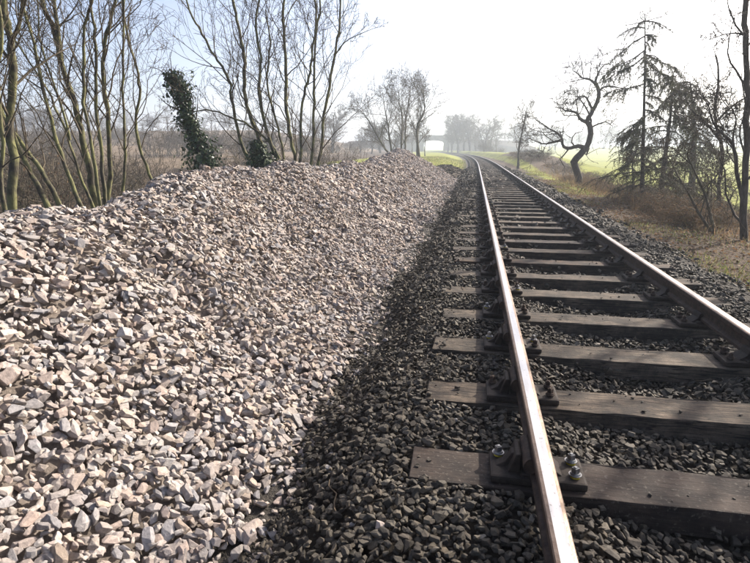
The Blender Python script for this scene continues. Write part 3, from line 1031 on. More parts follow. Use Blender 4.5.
# many-stemmed tree behind the middle of the heap
P_MULTI = Params(n=[7, 6, 5, 4, 0], t0=[0.3, 0.25, 0.2, 0.15, 0], ratio=[0.34, 0.5, 0.5, 0.5], maxlev=3, ang=[0.55, 0.6, 0.6, 0.7], up=[0, 0.08, 0.06, 0.04], rr=0.36, rmin=0.0034, sides=[8, 5, 3, 3, 3])
STEMS = [
    ([(281, 185), (250, 162), (234.6, 115), (227.7, 78), (214, 55), (196, 22), (180, -15)], 0.058, 0.02),
    ([(283, 185), (264, 150), (246, 101), (244, 60), (238, 25), (230, -15), (226, -60)], 0.07, 0.026),
    ([(286, 185), (278.5, 164), (264.7, 124.7), (259, 88), (261, 60), (256, 25), (262, -15)], 0.06, 0.022),
    ([(289, 185), (285, 161), (276, 120), (267, 83), (270, 50), (266, 10)], 0.045, 0.016),
    ([(294, 185), (296, 165), (286.6, 115), (286, 60), (283, 20), (286, -30)], 0.068, 0.026),
    ([(297, 185), (300.5, 164), (301.6, 106), (309.7, 74), (313, 50), (320, 12), (318, -30)], 0.048, 0.018),
    ([(301, 185), (311, 164), (314, 106), (314, 60), (316, 20), (312, -40)], 0.05, 0.02),
    ([(305, 185), (319, 161.6), (324.7, 111), (335, 55), (340, 22), (341, -15)], 0.055, 0.02),
    ([(290, 185), (274, 148), (258, 132), (241.6, 122), (214, 111), (190, 112), (170, 122)], 0.04, 0.012),
]
sp = [(rooted(px_path([(x, y, 0.25 * math.sin(i * 2.1)) for x, y in s], 13.0), 0.1) if i == 0 else px_path([(x, y, 0.25 * math.sin(i * 2.1)) for x, y in s], 13.0), a, b, 'stem') for i, (s, a, b) in enumerate(STEMS)]
sp = [(rooted(list(q[0])[1:] if i == 0 else q[0]), *q[1:]) for i, q in enumerate(sp)]
sp.append((px_path([(335, 55), (345, 42), (360, 34), (374, 28)], 13.0), 0.018, 0.005, 'limb', 4))
tree_from_paths('many_stemmed_tree', 'many-stemmed bare tree fanning out of one stool behind the middle of the heap', 'tree', sp, P_MULTI, [M_BARK_L, M_TWIG], 77, stem_name='stem', count=13)

# ivy
def leaves_mesh(name, C, Nn, size, mat, rng, aspect=0.8):
    n = len(C)
    a = unit_rows(np.cross(Nn, rng.normal(size=(n, 3))))
    b = np.cross(Nn, a)
    s = size * rng.uniform(0.45, 1.45, n)[:, None]
    fold = Nn * s * 0.25
    V = np.stack([C - a * s, C - b * s * aspect + fold, C + a * s, C + b * s * aspect + fold], 1).reshape(-1, 3)
    i = np.arange(n) * 4
    F = np.concatenate([np.stack([i, i + 1, i + 2], 1), np.stack([i, i + 2, i + 3], 1)])
    return mesh_np(name, V, F, 3, [mat])
def unit_rows(a): return a / (np.linalg.norm(a, axis=1, keepdims=True) + 1e-9)

def ivy_on(path, radii, n, seed, size=0.045):
    rng = np.random.default_rng(seed)
    P = spline(path, 40); t = rng.random(n) * 39
    i = t.astype(int); u = (t - i)[:, None]
    j = np.minimum(i + 1, 39)
    C = P[i] * (1 - u) + P[j] * u
    rr = np.interp(t / 39, np.linspace(0, 1, len(radii)), radii)
    d = unit_rows(rng.normal(size=(n, 3)))
    lump = 0.8 + 0.45 * np.sin(C[:, 2] * 6 + d[:, 0] * 5 + seed) + 0.35 * np.sin(C[:, 2] * 11 + d[:, 1] * 6 + d[:, 0] * 3)
    r = rr * lump * rng.uniform(0.45, 1.0, n) ** 0.6
    C = C + d * r[:, None]
    return C, unit_rows(d + rng.normal(0, 0.5, (n, 3)) + np.array([0, 0, 0.3]))

IV = rooted(px_path([(208, 172), (202, 152), (191, 130), (185, 108), (178, 86), (171, 76)], 12.0), 0.05)
ivt = thing('ivy_clad_stump', 'leaning dead trunk smothered in dark green ivy behind the heap', 'ivy stump', tuple(IV[0]))
b0 = np.array(IV[0])
tb = Tubes(); q = spline([p - b0 for p in IV], 24); tb.add(list(q), list(np.linspace(0.13, 0.06, 24)), 8)
link('trunk', tb.mesh('trunk', [M_BARK_D]), ivt)
tb = Tubes(); rng0 = np.random.default_rng(9); Tt = [Tubes() for _ in range(6)]
sprout(list(q), list(np.linspace(0.1, 0.05, 24)), dirs_of(q), 2.0, 0, Params(n=[14, 4, 3, 0, 0], maxlev=3, t0=[.45, .3, .2, .2, 0], ratio=[.42, .5, .5, .5], sides=[6, 4, 3, 3, 3], rmin=0.003, rr=.3), rng0, Tt)
for w in Tt[1:]:
    for key, lst in w.b.items(): tb.b.setdefault(key, []).extend(lst)
link('twigs', tb.mesh('twigs', [M_TWIG]), ivt)
C, Nn = ivy_on([p - b0 for p in IV], [0.42, 0.5, 0.46, 0.30, 0.22, 0.27, 0.33, 0.10], 4600, 3)
link('ivy', leaves_mesh('ivy', C, Nn, 0.042, M_IVY, rng0), ivt)

IV2 = rooted(px_path([(262, 170), (260, 158), (257, 144)], 12.6), 0.05)
ib = np.array(IV2[0])
iv2 = thing('ivy_bush', 'low round clump of dark ivy at the foot of the many-stemmed tree', 'ivy bush', tuple(ib))
C, Nn = ivy_on([p - ib for p in IV2], [0.32, 0.4, 0.3, 0.14], 1900, 8)
link('leaves', leaves_mesh('leaves', C, Nn, 0.042, M_IVY, rng0), iv2)
tb = Tubes()
for k in range(14):
    a = k * 0.45
    tb.add([np.zeros(3), np.array([0.1 * math.cos(a), 0.1 * math.sin(a), 0.5]), np.array([0.22 * math.cos(a), 0.22 * math.sin(a), 1.0])], [0.02, 0.014, 0.006], 4)
link('stem', tb.mesh('stem', [M_BARK_D]), iv2)

# ---- generic bare trees for the distance, copied
def generic_tree(h, seed, p, r, mats, nstem=1):
    rng = np.random.default_rng(seed)
    paths = []
    for k in range(nstem):
        a = rng.uniform(0, 6.28)
        lean = 0.12 if nstem == 1 else 0.3
        q = [np.array([0.12 * k, 0, -0.2])]
        for i in range(1, 6):
            s = i / 5
            q.append(np.array([0.12 * k + math.cos(a) * lean * h * s * s + rng.normal(0, 0.02) * h, math.sin(a) * lean * h * s * s + rng.normal(0, 0.02) * h, h * s * 0.93]))
        paths.append((q, r, r * 0.2))
    return tree_from_paths('bare_tree', 'x', 'tree', paths, p, mats, seed)

P_FAR = Params(n=[12, 8, 7, 5, 0], t0=[0.28, 0.2, 0.15, 0.1, 0], ratio=[0.46, 0.52, 0.5, 0.5], maxlev=3, ang=[0.7, 0.7, 0.7, 0.7], up=[0, 0.05, 0.04, 0.03], rr=0.38, rmin=0.0075, segs=[10, 5, 3, 3, 3], sides=[7, 4, 3, 3, 3])
P_FAR2 = Params(n=[18, 8, 7, 5, 0], t0=[0.2, 0.2, 0.15, 0.1, 0], ratio=[0.42, 0.5, 0.5, 0.5], maxlev=3, ang=[0.75, 0.7, 0.7, 0.7], up=[0, 0.08, 0.07, 0.04], rr=0.45, rmin=0.02, segs=[10, 4, 3, 2, 3], sides=[7, 4, 3, 3, 3])

# clump beyond the end of the heap
def clump_tree(pts, Y, r0, r1, lab, seed, count=12, extra=None):
    paths = [(rooted(px_path(pts, Y)), r0, r1)] + (extra or [])
    tree_from_paths('bare_tree', lab, 'tree', paths, P_FAR, [M_BARK, M_TWIG], seed, 'bare trees past the end of the heap', count=count, len_scale=1.0)
clump_tree([(391, 157), (381, 142), (370, 123), (364, 114), (358, 109)], 48, 0.14, 0.015, 'bare tree leaning well out from the clump past the heap peak', 301, 20)
clump_tree([(392, 156), (388.5, 128), (385, 110), (382, 88)], 50, 0.14, 0.015, 'thin bare tree behind the leaning one in the clump past the heap', 302, 22)
clump_tree([(401, 156), (402, 117), (399, 100), (399, 84)], 49, 0.14, 0.015, 'upright bare tree, one of a close pair in the clump past the heap', 303, 22)
clump_tree([(405, 156), (406, 118), (409, 102), (411, 85)], 52, 0.14, 0.015, 'bare tree twinned with an upright one in the clump past the heap', 304, 22)
clump_tree([(419, 157), (417, 128), (424, 112), (424, 100), (420, 86)], 46, 0.17, 0.015, 'bare tree with the stoutest trunk at the track end of the clump past the heap', 305, 22)

proto_a = generic_tree(10, 501, P_FAR2, 0.22, [M_BARK_D, M_TWIG])
proto_b = generic_tree(10, 502, P_FAR2, 0.26, [M_BARK_D, M_TWIG], 2)
proto_c = generic_tree(10, 503, P_FAR2, 0.2, [M_BARK_D, M_TWIG], 3)
PROTOS = [proto_a, proto_b, proto_c]
_used = [False] * 3
def far_tree(k, px, Y, top, label, group, dx=0.0, wide=1.0, rz=None):
    """stands on the ground at distance Y in the direction of pixel column px; top is the pixel row of its top"""
    P = at_y(px, 149, Y)
    x, y = P[0] + dx, Y
    gz = float(ground_z(x, y))
    _, _, d = pix(np.array([x, y, gz]))
    zt = at_y(px, top, Y)[2]
    s = max(0.25, (zt - gz) / 10.0)
    src = PROTOS[k]
    rz = random.uniform(0, 6.28) if rz is None else rz
    if not _used[k]:
        _used[k] = True
        src.location, src.rotation_euler, src.scale = (x, y, gz), (0, 0, rz), (s * wide, s * wide, s)
        src['label'], src['group'] = label, group
        return src
    return copy_tree(src, (x, y, gz), rz, (s * wide, s * wide, s), label, group)

far_tree(0, 425, 90, 118, 'tall narrow bare tree standing against the bridge end', 'bare trees by the bridge', wide=0.75)
far_tree(0, 417, 80, 112, 'narrow bare tree between the heap clump and the bridge', 'bare trees by the bridge', wide=0.8)
far_tree(1, 332, 120, 112, 'lone rounded tree on the skyline of the brown field', 'skyline trees', wide=1.1)
for px, Y, top in ((372, 130, 128), (380, 150, 124), (396, 140, 126), (404, 160, 130), (412, 150, 126), (360, 140, 131)):
    far_tree(random.randrange(3), px, Y, top, 'pale bare tree behind the clump past the heap', 'trees behind the clump', wide=1.2)
for px, Y, top in ((452, 210, 122), (458, 195, 118), (464, 200, 117), (470, 190, 120), (476, 205, 126), (448, 230, 126)):
    far_tree(random.randrange(3), px, Y, top, 'hazy tree in the thick wood beyond the bridge', 'wood beyond the bridge', wide=1.1)
for px, Y, top in ((484, 170, 121), (490, 175, 119), (496, 180, 126)):
    far_tree(random.randrange(3), px, Y, top, 'hazy spreading tree between the far wood and the field', 'trees at the field corner', wide=1.25)
for px in range(503, 800, 9):
    far_tree(random.randrange(3), px + random.uniform(-3, 3), random.uniform(270, 330), random.uniform(124, 137), 'pale hazy tree in the row along the far side of the green field', 'trees along the far field edge', wide=1.5)
for px in list(range(-50, 330, 8)):
    far_tree(random.randrange(3), px + random.uniform(-5, 5), random.uniform(190, 240), random.uniform(108, 128), 'hazy tree on the ridge of the brown field', 'ridge trees above the brown field', wide=1.7)

# ---- bushes and scrub
def bush(seed, h, w, nst, mats, leafn, leafmat, leafsize, lab, rmin=0.005, droop=0.0):
    rng = np.random.default_rng(seed)
    t = thing('scrub_bush', lab, 'bush')
    T = [Tubes() for _ in range(6)]
    p = Params(n=[7, 5, 4, 0, 0], t0=[0.2, 0.2, 0.15, 0.1, 0], ratio=[0.5, 0.5, 0.5, 0.5], maxlev=2, ang=[0.6, 0.7, 0.7, 0.7], up=[-droop, 0.06 - droop, 0.03, 0.0], rr=0.5, rmin=rmin, segs=[7, 4, 3, 3], sides=[4, 3, 3, 3], wander=[0.13, 0.2, 0.25])
    for k in range(nst):
        a = rng.uniform(0, 6.28); r = w * 0.35 * math.sqrt(rng.random())
        b = np.array([r * math.cos(a), r * math.sin(a), -0.1])
        le = rng.uniform(0.15, 0.75)
        d = np.array([math.cos(a) * le, math.sin(a) * le, 1.0])
        grow(b, d, h * rng.uniform(0.7, 1.15), rmin * 2.2 * rng.uniform(0.8, 1.4), 0, p, rng, T)
    st = Tubes(); tw = Tubes()
    for key, lst in T[0].b.items(): st.b.setdefault(key, []).extend(lst)
    for q in T[1:]:
        for key, lst in q.b.items(): tw.b.setdefault(key, []).extend(lst)
    link('stems', st.mesh('stems', [mats[0]]), t)
    link('twigs', tw.mesh('twigs', [mats[1]]), t)
    if leafn:
        V, _ = tw.arrays()
        C = V[rng.integers(0, len(V), leafn)] + rng.normal(0, 0.03, (leafn, 3))
        link('leaves', leaves_mesh('leaves', C, unit_rows(rng.normal(size=(leafn, 3))), leafsize, leafmat, rng), t)
    return t

bush_a = bush(601, 2.2, 2.2, 26, [M_BARK, M_TWIG], 0, None, 0, 'x', 0.006)
bush_b = bush(602, 2.6, 2.6, 24, [M_BARK_L, M_TWIG], 300, M_DEAD, 0.035, 'x', 0.006)
bramble = bush(603, 1.3, 2.2, 34, [M_CANE, M_CANE], 1500, M_DEAD, 0.03, 'x', 0.0045, 0.10)
hedge_p = bush(604, 2.4, 3.2, 30, [M_BARK, M_TWIG], 0, None, 0, 'x', 0.009)
_first = {}
def put_bush(src, x, y, s, label, group, flat=1.0):
    z = float(ground_z(x, y))
    if src.name not in _first:
        _first[src.name] = 1
        src.location, src.rotation_euler, src.scale = (x, y, z), (0, 0, random.uniform(0, 6.28)), (s, s, s * flat)
        src['label'], src['group'] = label, group
        return src
    return copy_tree(src, (x, y, z), random.uniform(0, 6.28), (s, s, s * flat), label, group)

def scrub_words(px):
    where = 'behind the close-set bare trunks' if px < 150 else 'behind the ivy-clad stump' if px < 225 else 'behind the many-stemmed tree'
    return 'leafless brown scrub bush in the low ground ' + where, 'scrub ' + where
def bramble_words(Y):
    where = 'among the verge-edge trees' if Y < 13.5 else 'under the thin conifers' if Y < 21 else 'around the gnarled old tree'
    return 'tangled brown bramble bush on the bank ' + where, 'brambles ' + where
# left: scrub in the low wood behind the heap
for i in range(38):
    px = random.uniform(-90, 345); Y = random.uniform(13, 46)
    P = at_y(px, 149, Y)
    if P[0] > -6.2: continue
    put_bush(random.choice([bush_a, bush_b, hedge_p]), P[0], Y, random.uniform(0.6, 1.05), *scrub_words(px))
for i in range(30):
    px = random.uniform(-60, 330); Y = random.uniform(60, 130)
    P = at_y(px, 149, Y)
    put_bush(hedge_p, P[0], Y, random.uniform(1.2, 1.7), 'leafless hedge bush across the brown field', 'hedge across the brown field')
# right verge and bank
for i in range(64):
    Y = random.uniform(8.5, 30); v = random.uniform(3.8, 8.0)
    x = float(xc(Y)) + v
    if Y < 12 and v < 4.6: continue
    put_bush(random.choice([bramble, bramble, bramble, bramble, bramble, bush_b]), x, Y, random.uniform(0.4, 0.7), *bramble_words(Y), 0.62 if Y < 15 else 0.5)
for i in range(12):
    Y = random.uniform(9.5, 18); v = random.uniform(3.0, 4.4)
    put_bush(bramble, VC + v, Y, random.uniform(0.35, 0.55), *bramble_words(Y), 0.75)
for i in range(24):
    Y = random.uniform(34, 74); v = random.uniform(3.2, 7.0)
    put_bush(random.choice([bush_a, hedge_p, bramble]), float(xc(Y)) + v, Y, random.uniform(0.42, 0.65), 'low grey thicket bush on the trackside mound', 'thicket on the trackside mound', 0.55)
for i in range(10):
    Y = random.uniform(95, 200); v = random.choice((random.uniform(5, 12), -random.uniform(22, 34)))
    put_bush(hedge_p, float(xc(Y)) + v, Y, random.uniform(0.7, 1.2), 'pale leafless bush along the line near the bridge', 'bushes near the bridge')

# ---- the gnarled oak
OY = 26.0
P_OAK = Params(minlen=2.9, n=[7, 5, 5, 4, 0], t0=[0.15, 0.15, 0.15, 0.15, 0], ratio=[0.5, 0.6, 0.5, 0.5], maxlev=3, ang=[0.9, 0.9, 0.9, 0.8], up=[0, 0.03, 0.03, 0.03], rr=0.42, rmin=0.0065, segs=[10, 6, 4, 3, 3], sides=[9, 5, 4, 3, 3], wander=[0.2, 0.3, 0.34, 0.35])
oak = [
    (rooted(px_path([(578, 190), (579, 178), (574, 163), (577, 158), (586, 148), (590, 138), (590, 127), (587, 121), (592, 112), (597, 102), (599, 92), (595, 82)], OY)), 0.20, 0.07, 'trunk', 4),
    (px_path([(586, 148), (578, 146), (570, 148), (563, 146), (562, 138), (556, 132), (548, 128), (540, 122), (534, 118)], OY), 0.11, 0.012, 'limb', 13),
    (px_path([(563, 140), (553, 142), (544, 144), (536, 141), (528, 138)], OY), 0.07, 0.010, 'limb', 11),
    (px_path([(587, 122), (580, 119), (577, 113), (570, 111), (563, 110), (564, 102), (570, 97)], OY), 0.085, 0.012, 'limb', 11),
    (px_path([(593, 111), (586, 97), (579, 97), (572, 103), (565, 102)], OY), 0.055, 0.010, 'limb', 9),
    (px_path([(596, 84), (589, 79), (582, 78), (577, 73), (572, 70)], OY), 0.065, 0.010, 'limb', 10),
    (px_path([(598, 92), (604, 87), (612, 86), (622, 88), (630, 84)], OY), 0.055, 0.010, 'limb', 10),
    (px_path([(595, 83), (598, 74), (603, 66), (610, 63)], OY), 0.055, 0.010, 'limb', 10),
    (px_path([(590, 128), (598, 124), (606, 122), (612, 126)], OY), 0.045, 0.015, 'limb', 5),
]
tree_from_paths('gnarled_oak', 'gnarled leafless old tree with a twisted thick trunk on the field edge', 'tree', oak, P_OAK, [M_BARK_D, M_BARK_D], 88, roots=False)
clump_tree([(518.5, 160), (519, 148), (522, 132), (525, 118), (527, 108)], 46, 0.12, 0.03, 'small slim bare tree beside the track mound before the gnarled tree', 306, 16)

# ---- thin conifers
def conifer(path, Y, r0, label, seed, nbr, spread, top_tuft=False, needle=1.0, t0=0.2, arms=()):
    rng = np.random.default_rng(seed)
    P = rooted(px_path(path, Y))
    base = np.array(P[0])
    t = thing('thin_conifer', label, 'conifer', tuple(base), 0, 'thin conifers on the bank')
    Q = spline([p - base for p in P], 40)
    rad = np.linspace(r0, 0.012, 40)
    tb = Tubes(); tb.add(list(Q), list(rad), 8)
    link('trunk', tb.mesh('trunk', [M_BARK_D]), t)
    br, C, A = Tubes(), [], []
    for k in range(nbr):
        s = t0 + (1 - t0) * (k + rng.random()) / nbr
        i = min(int(s * 39), 38)
        a = rng.uniform(0, 6.28)
        L = spread * (1.08 - 0.8 * s) * rng.uniform(0.5, 1.2)
        if s < 0.4: L *= 0.65
        if rng.random() < 0.12: L *= 1.5
        d = np.array([math.cos(a), math.sin(a), rng.uniform(-0.1, 0.3)])
        pts = [Q[i]]
        for j in range(8):
            d = unit(d + np.array([0, 0, -0.10]) + rng.normal(0, 0.07, 3))
            pts.append(pts[-1] + d * L / 8)
        if k < len(arms):
            pts = list(spline([p - base for p in px_path(arms[k], Y)], 9))
            L = float(np.linalg.norm(pts[-1] - pts[0])); d = unit(pts[-1] - pts[0])
        br.add(pts, list(np.linspace(0.022, 0.005, 9)), 4)
        dens = needle * (rng.choice([0.1, 0.4, 0.9, 1.4]) * (0.3 + 0.9 * float(sstep(s, 0.3, 0.65))) if k >= len(arms) else 1.9)
        for j in range(int(22 * L / 1.2 + 8)):
            f = rng.uniform(0.12, 1) * 7.99; q0 = pts[int(f)] * (1 - f % 1) + pts[int(f) + 1] * (f % 1)
            dd = unit(np.array([rng.normal(0, 0.6), rng.normal(0, 0.6), rng.normal(-0.6, 0.35)]) + d * 0.6)
            ll = rng.uniform(0.12, 0.6) * min(1.2, 0.4 + L * 0.6)
            e = [q0, q0 + dd * ll * 0.5 + rng.normal(0, 0.02, 3), q0 + dd * ll + np.array([0, 0, -0.12 * ll]) + rng.normal(0, 0.03, 3)]
            br.add(e, [0.007, 0.005, 0.003], 3)
            m = int(38 * dens * ll / 0.4 * rng.uniform(0.4, 1.4))
            u = rng.random(m)[:, None]
            C.append(np.where(u < 0.5, e[0] * (1 - 2 * u) + e[1] * 2 * u, e[1] * (2 - 2 * u) + e[2] * (2 * u - 1)) + rng.normal(0, 0.012, (m, 3)))
            A.append(np.repeat(dd[None], m, 0) + rng.normal(0, 0.9, (m, 3)))
    if top_tuft:
        for sgn, ln, ri in ((-1, 0.62, -0.12), (1, 0.85, 0.3), (-0.5, 0.4, 0.25), (0.3, 0.4, 0.35)):
            e = [Q[-2], Q[-2] + np.array([sgn * ln * 0.5, 0.1, ri * 0.4]), Q[-2] + np.array([sgn * ln, 0.2 * sgn, ri])]
            br.add(e, [0.014, 0.009, 0.004], 4)
            u = rng.uniform(0.35, 1, 130)[:, None]
            C.append(e[0] * (1 - u) + e[2] * u + rng.normal(0, 0.06, (130, 3)))
            A.append(rng.normal(0, 1, (130, 3)))
    C = np.concatenate(C); A = unit_rows(np.concatenate(A))
    link('branches', br.mesh('branches', [M_BARK_D]), t)
    n = len(C)
    W = unit_rows(np.cross(A, rng.normal(size=(n, 3)))) * 0.009
    Ln = rng.uniform(0.03, 0.075, n)[:, None]
    V = np.stack([C - W, C + W, C + A * Ln], 1).reshape(-1, 3)
    link('crown', mesh_np('crown', V, np.arange(n * 3), 3, [M_NEEDLE]), t)
conifer([(641, 215), (642, 190), (643, 150), (644, 110), (645, 60), (645, 14)], 17.5, 0.10, 'tallest thin conifer with a small flat tuft on its top', 701, 46, 1.7, True, 0.75, 0.22,
        arms=([(645, 50), (634, 58), (618, 66), (603, 76)], [(645, 56), (632, 66), (618, 72), (606, 80)], [(645, 36), (634, 42), (624, 50), (612, 60)], [(645, 54), (658, 60), (670, 66), (684, 72)], [(645, 60), (656, 70), (672, 78), (690, 90)], [(644, 84), (630, 88), (614, 90), (600, 98)]))
conifer([(659, 218), (661, 190), (666, 150), (671, 110), (673, 72)], 18.5, 0.14, 'stouter conifer with drooping needle curtains behind the tallest one', 702, 64, 2.0, False, 1.0, 0.15)
conifer([(632, 212), (633, 180), (632, 150), (634, 128)], 19.5, 0.05, 'short conifer sapling at the foot of the tallest one', 703, 26, 1.3, False, 0.9, 0.12)
conifer([(690, 220), (692, 180), (694, 140), (692, 100), (690, 80)], 20.5, 0.17, 'thick hazy conifer nearest the field hedge on the bank', 704, 54, 1.9, False, 0.7, 0.25)

# ---- trees by the edge of the verge
P_R = Params(n=[9, 7, 6, 4, 0], t0=[0.2, 0.2, 0.2, 0.15, 0], ratio=[0.45, 0.5, 0.5, 0.5], maxlev=3, ang=[0.8, 0.8, 0.8, 0.8], up=[0, 0.06, 0.04, 0.02], rr=0.36, rmin=0.004, sides=[8, 5, 3, 3, 3], wander=[0.1, 0.22, 0.28, 0.3])
rp = rooted(px_path([(744, 250), (743, 210), (746, 160), (748, 100), (746, 60), (745, 20), (747, -40), (744, -110)], 10.4))
tree_from_paths('bare_tree', 'dark straight bare tree with ivy-roughened trunk at the edge of the verge', 'tree', [
    (rp, 0.07, 0.035),
    (px_path([(744, 205), (738, 178), (734, 150), (728, 138), (718, 130), (712, 120), (708, 105), (700, 92)], 10.4), 0.042, 0.005, 'limb', 14),
    (px_path([(745, 35), (735, 33), (722, 35), (708, 40)], 10.4), 0.018, 0.006, 'limb', 5),
    (px_path([(734, 150), (733, 135), (736, 120), (731, 106)], 10.4), 0.02, 0.008, 'limb', 5)], P_R, [M_BARK_D, M_BARK_D], 91, 'bare trees at the verge edge', count=14, len_scale=0.5)
rq = rooted(px_path([(728, 250), (718, 240), (700, 215), (690, 196), (680, 180), (672, 164), (664, 150)], 11.2))
tree_from_paths('bare_tree', 'low bare tree leaning out with two long thin stems from the verge edge', 'tree', [
    (rq, 0.045, 0.007),
    (px_path([(722, 246), (714, 228), (708, 205), (700, 182), (692, 165), (687, 152), (697, 132), (706, 118)], 11.2), 0.04, 0.005, 'stem', 12),
    (px_path([(692, 165), (684, 158), (676, 150), (668, 146)], 11.2), 0.016, 0.006, 'limb', 4),
    (px_path([(700, 215), (708, 190), (718, 172), (722, 160)], 11.2), 0.016, 0.006, 'limb', 4)], P_R, [M_BARK, M_TWIG], 92, 'bare trees at the verge edge', count=13)
rs_ = rooted(px_path([(722, 225), (719, 190), (722, 150), (715, 115), (719, 80), (716, 55)], 15.0))
tree_from_paths('bare_tree', 'spreading bare tree with crooked branches between the thin conifers and the verge trees', 'tree', [
    (rs_, 0.07, 0.02),
    (px_path([(720, 140), (705, 122), (690, 108), (684, 92)], 15.0), 0.035, 0.01, 'limb', 9),
    (px_path([(718, 120), (730, 108), (745, 98), (760, 94)], 15.0), 0.035, 0.01, 'limb', 9)], P_R, [M_BARK_D, M_TWIG], 97, 'bare trees at the verge edge', count=12, len_scale=0.6)
# two more of that row just outside the picture: their shade falls on the heap
for k, (x, y, h) in enumerate(((5.6, 7.2, 6.5), (6.6, 9.4, 7.5), (7.4, 5.6, 6.0))):
    b = np.array([x, y, float(ground_z(x, y)) - 0.1])
    path = [b, b + [0.1, 0.05, h * 0.3], b + [-0.1, 0.2, h * 0.6], b + [0.15, 0.1, h * 0.85], b + [0.1, 0.2, h]]
    tree_from_paths('bare_tree', ['bare tree of the verge row opposite the low end of the heap', 'taller bare tree of the verge row behind its neighbours', 'bare tree of the verge row farthest back along the line'][k], 'tree',
                    [(path, 0.1, 0.02)], P_R, [M_BARK_D, M_TWIG], 95 + k, 'bare trees at the verge edge', count=14)

# ------------------------------------------------------------------ road bridge over the line
def build_bridge():
    Y = 262.0
    cx = float(xc(Y)) - 0.5
    root = thing('road_bridge', 'hazy low arched road bridge spanning the railway in the distance', 'bridge', (cx, Y, 0), math.atan(0.18))
    a = N('bridge_brick')
    v = a.coord('Object')
    a.col(a.ramp(a.noise(v, 0.8, 5), [(0.3, (0.20, 0.175, 0.155)), (0.7, (0.31, 0.28, 0.25))]))
    m = a.m
    span, rise, z0, zt = 5.0, 1.1, 4.3, 6.58
    def wallpiece(name, y, th):
        # spandrel wall with the arch cut out, as a strip of columns
        bm = bmesh.new()
        xs = [-11] + list(np.linspace(-span, span, 17)) + [11]
        lows = [-0.3] + [z0 + rise * math.sqrt(max(0, 1 - (x / span) ** 2)) for x in xs[1:-1]] + [-0.3]
        def q(*p): bm.faces.new([bm.verts.new(v) for v in p])
        a, b = y - th / 2, y + th / 2
        for i in range(len(xs) - 1):
            x0, x1, l0, l1 = xs[i], xs[i + 1], lows[i], lows[i + 1]
            if i == 0: l1 = -0.3
            if i == len(xs) - 2: l0 = -0.3
            q((x0, a, l0), (x1, a, l1), (x1, a, zt), (x0, a, zt))
            q((x0, b, l0), (x0, b, zt), (x1, b, zt), (x1, b, l1))
            if 0 < i < len(xs) - 2: q((x0, a, l0), (x0, b, l0), (x1, b, l1), (x1, a, l1))
        for sx in (-1, 1):
            q((sx * span, a, -0.3), (sx * span, b, -0.3), (sx * span, b, z0), (sx * span, a, z0))
        bmesh.ops.remove_doubles(bm, verts=bm.verts, dist=0.001)
        link(name, bm_mesh(name, bm, [m]), root)
    wallpiece('spandrel_wall', -3.2, 0.6); wallpiece('spandrel_wall', 3.2, 0.6)
    def bx(name, *q):
        bm = bmesh.new(); box_bm(bm, *q, 0.05)
        link(name, bm_mesh(name, bm, [m]), root)
    bx('abutment', -span - 2.2, 0, 2.9, 4.3, 5.78, 6.4); bx('abutment', span + 2.2, 0, 2.9, 4.3, 5.78, 6.4)
    bx('deck', 0, 0, 6.2, 22, 5.78, 0.7)
    for y in (-3.2, 3.2):
        bx('parapet', 0, y, 7.2, 26, 0.45, 1.0)
        bx('coping', 0, y, 7.78, 26.2, 0.6, 0.14)
        bx('string_course', 0, y * 1.02, 6.66, 24, 0.68, 0.16)
        for s in (-1, 1): bx('pilaster', s * (span + 0.9), y * 1.03, 3.8, 0.9, 0.8, 8.2)
    # road approach embankments
    for s in (-1, 1):
        bm = bmesh.new()
        P = [(s * 9.5, -2.8, 6.3), (s * 9.5, 2.8, 6.3), (s * 40, 5, 5.0), (s * 40, -5, 5.0), (s * 12.0, -10, -0.5), (s * 12.0, 10, -0.5), (s * 48, 14, 0.5), (s * 48, -14, 0.5)]
        vs = [bm.verts.new(p) for p in P]
        for f in ((0, 1, 2, 3), (0, 3, 7, 4), (1, 5, 6, 2), (0, 4, 5, 1), (3, 2, 6, 7)): bm.faces.new([vs[i] for i in f])
        bmesh.ops.recalc_face_normals(bm, faces=bm.faces)
        link('embankment', bm_mesh('embankment', bm, [M_GROUND]), root)
build_bridge()

# ------------------------------------------------------------------ spoil mound past the heap
def build_mound():
    cx, cy = -2.05, 35.2
    o = tag(link('spoil_mound', None, None, (cx, cy, -0.1)), 'low dark mound of earth clods beside the track past the stone heap', 'earth mound')
    xs = np.linspace(-2.4, 2.4, 60); ys = np.linspace(-5.5, 5.5, 90)
    XX, YY = np.meshgrid(xs, ys)
    def mz(x, y):
        e = np.clip(1 - (x / 1.75) ** 2 - (y / 5.2) ** 2, 0, 1)
        return 0.55 * e ** 0.7 * (1 + 0.35 * wob(x * 4, y * 3)) + 0.05 * wob(x * 14, y * 14) - 0.22
    nx, ny = len(xs), len(ys)
    i = np.arange((ny - 1) * nx).reshape(ny - 1, nx)[:, :-1].ravel()
    me = mesh_np('earth', np.stack([XX, YY, mz(XX, YY)], -1).reshape(-1, 3), np.stack([i, i + 1, i + nx + 1, i + nx], 1), 4, [M_EARTH], True)
    link('earth', me, o)
    n = 3000
    x, y = RNG.uniform(-2.0, 1.6, n), RNG.uniform(-6.0, 8.0, n)
    sc = np.exp(RNG.normal(0, 0.5, n))
    half = np.stack([0.04 * sc, 0.034 * sc, 0.026 * sc], 1)
    pos = np.stack([x, y, mz(x, y) + 0.01], 1)
    V, F = stones_mesh('clods', pos, half, rot_batch(n, 0.5, np.tile([0, 0, 1.0], (n, 1))), RNG.integers(0, 99, n), PROTO_LO, M_EARTH)
    tag(link('clods', mesh_np('clods', V, F, 3, [M_EARTH]), o), kind='stuff')
build_mound()

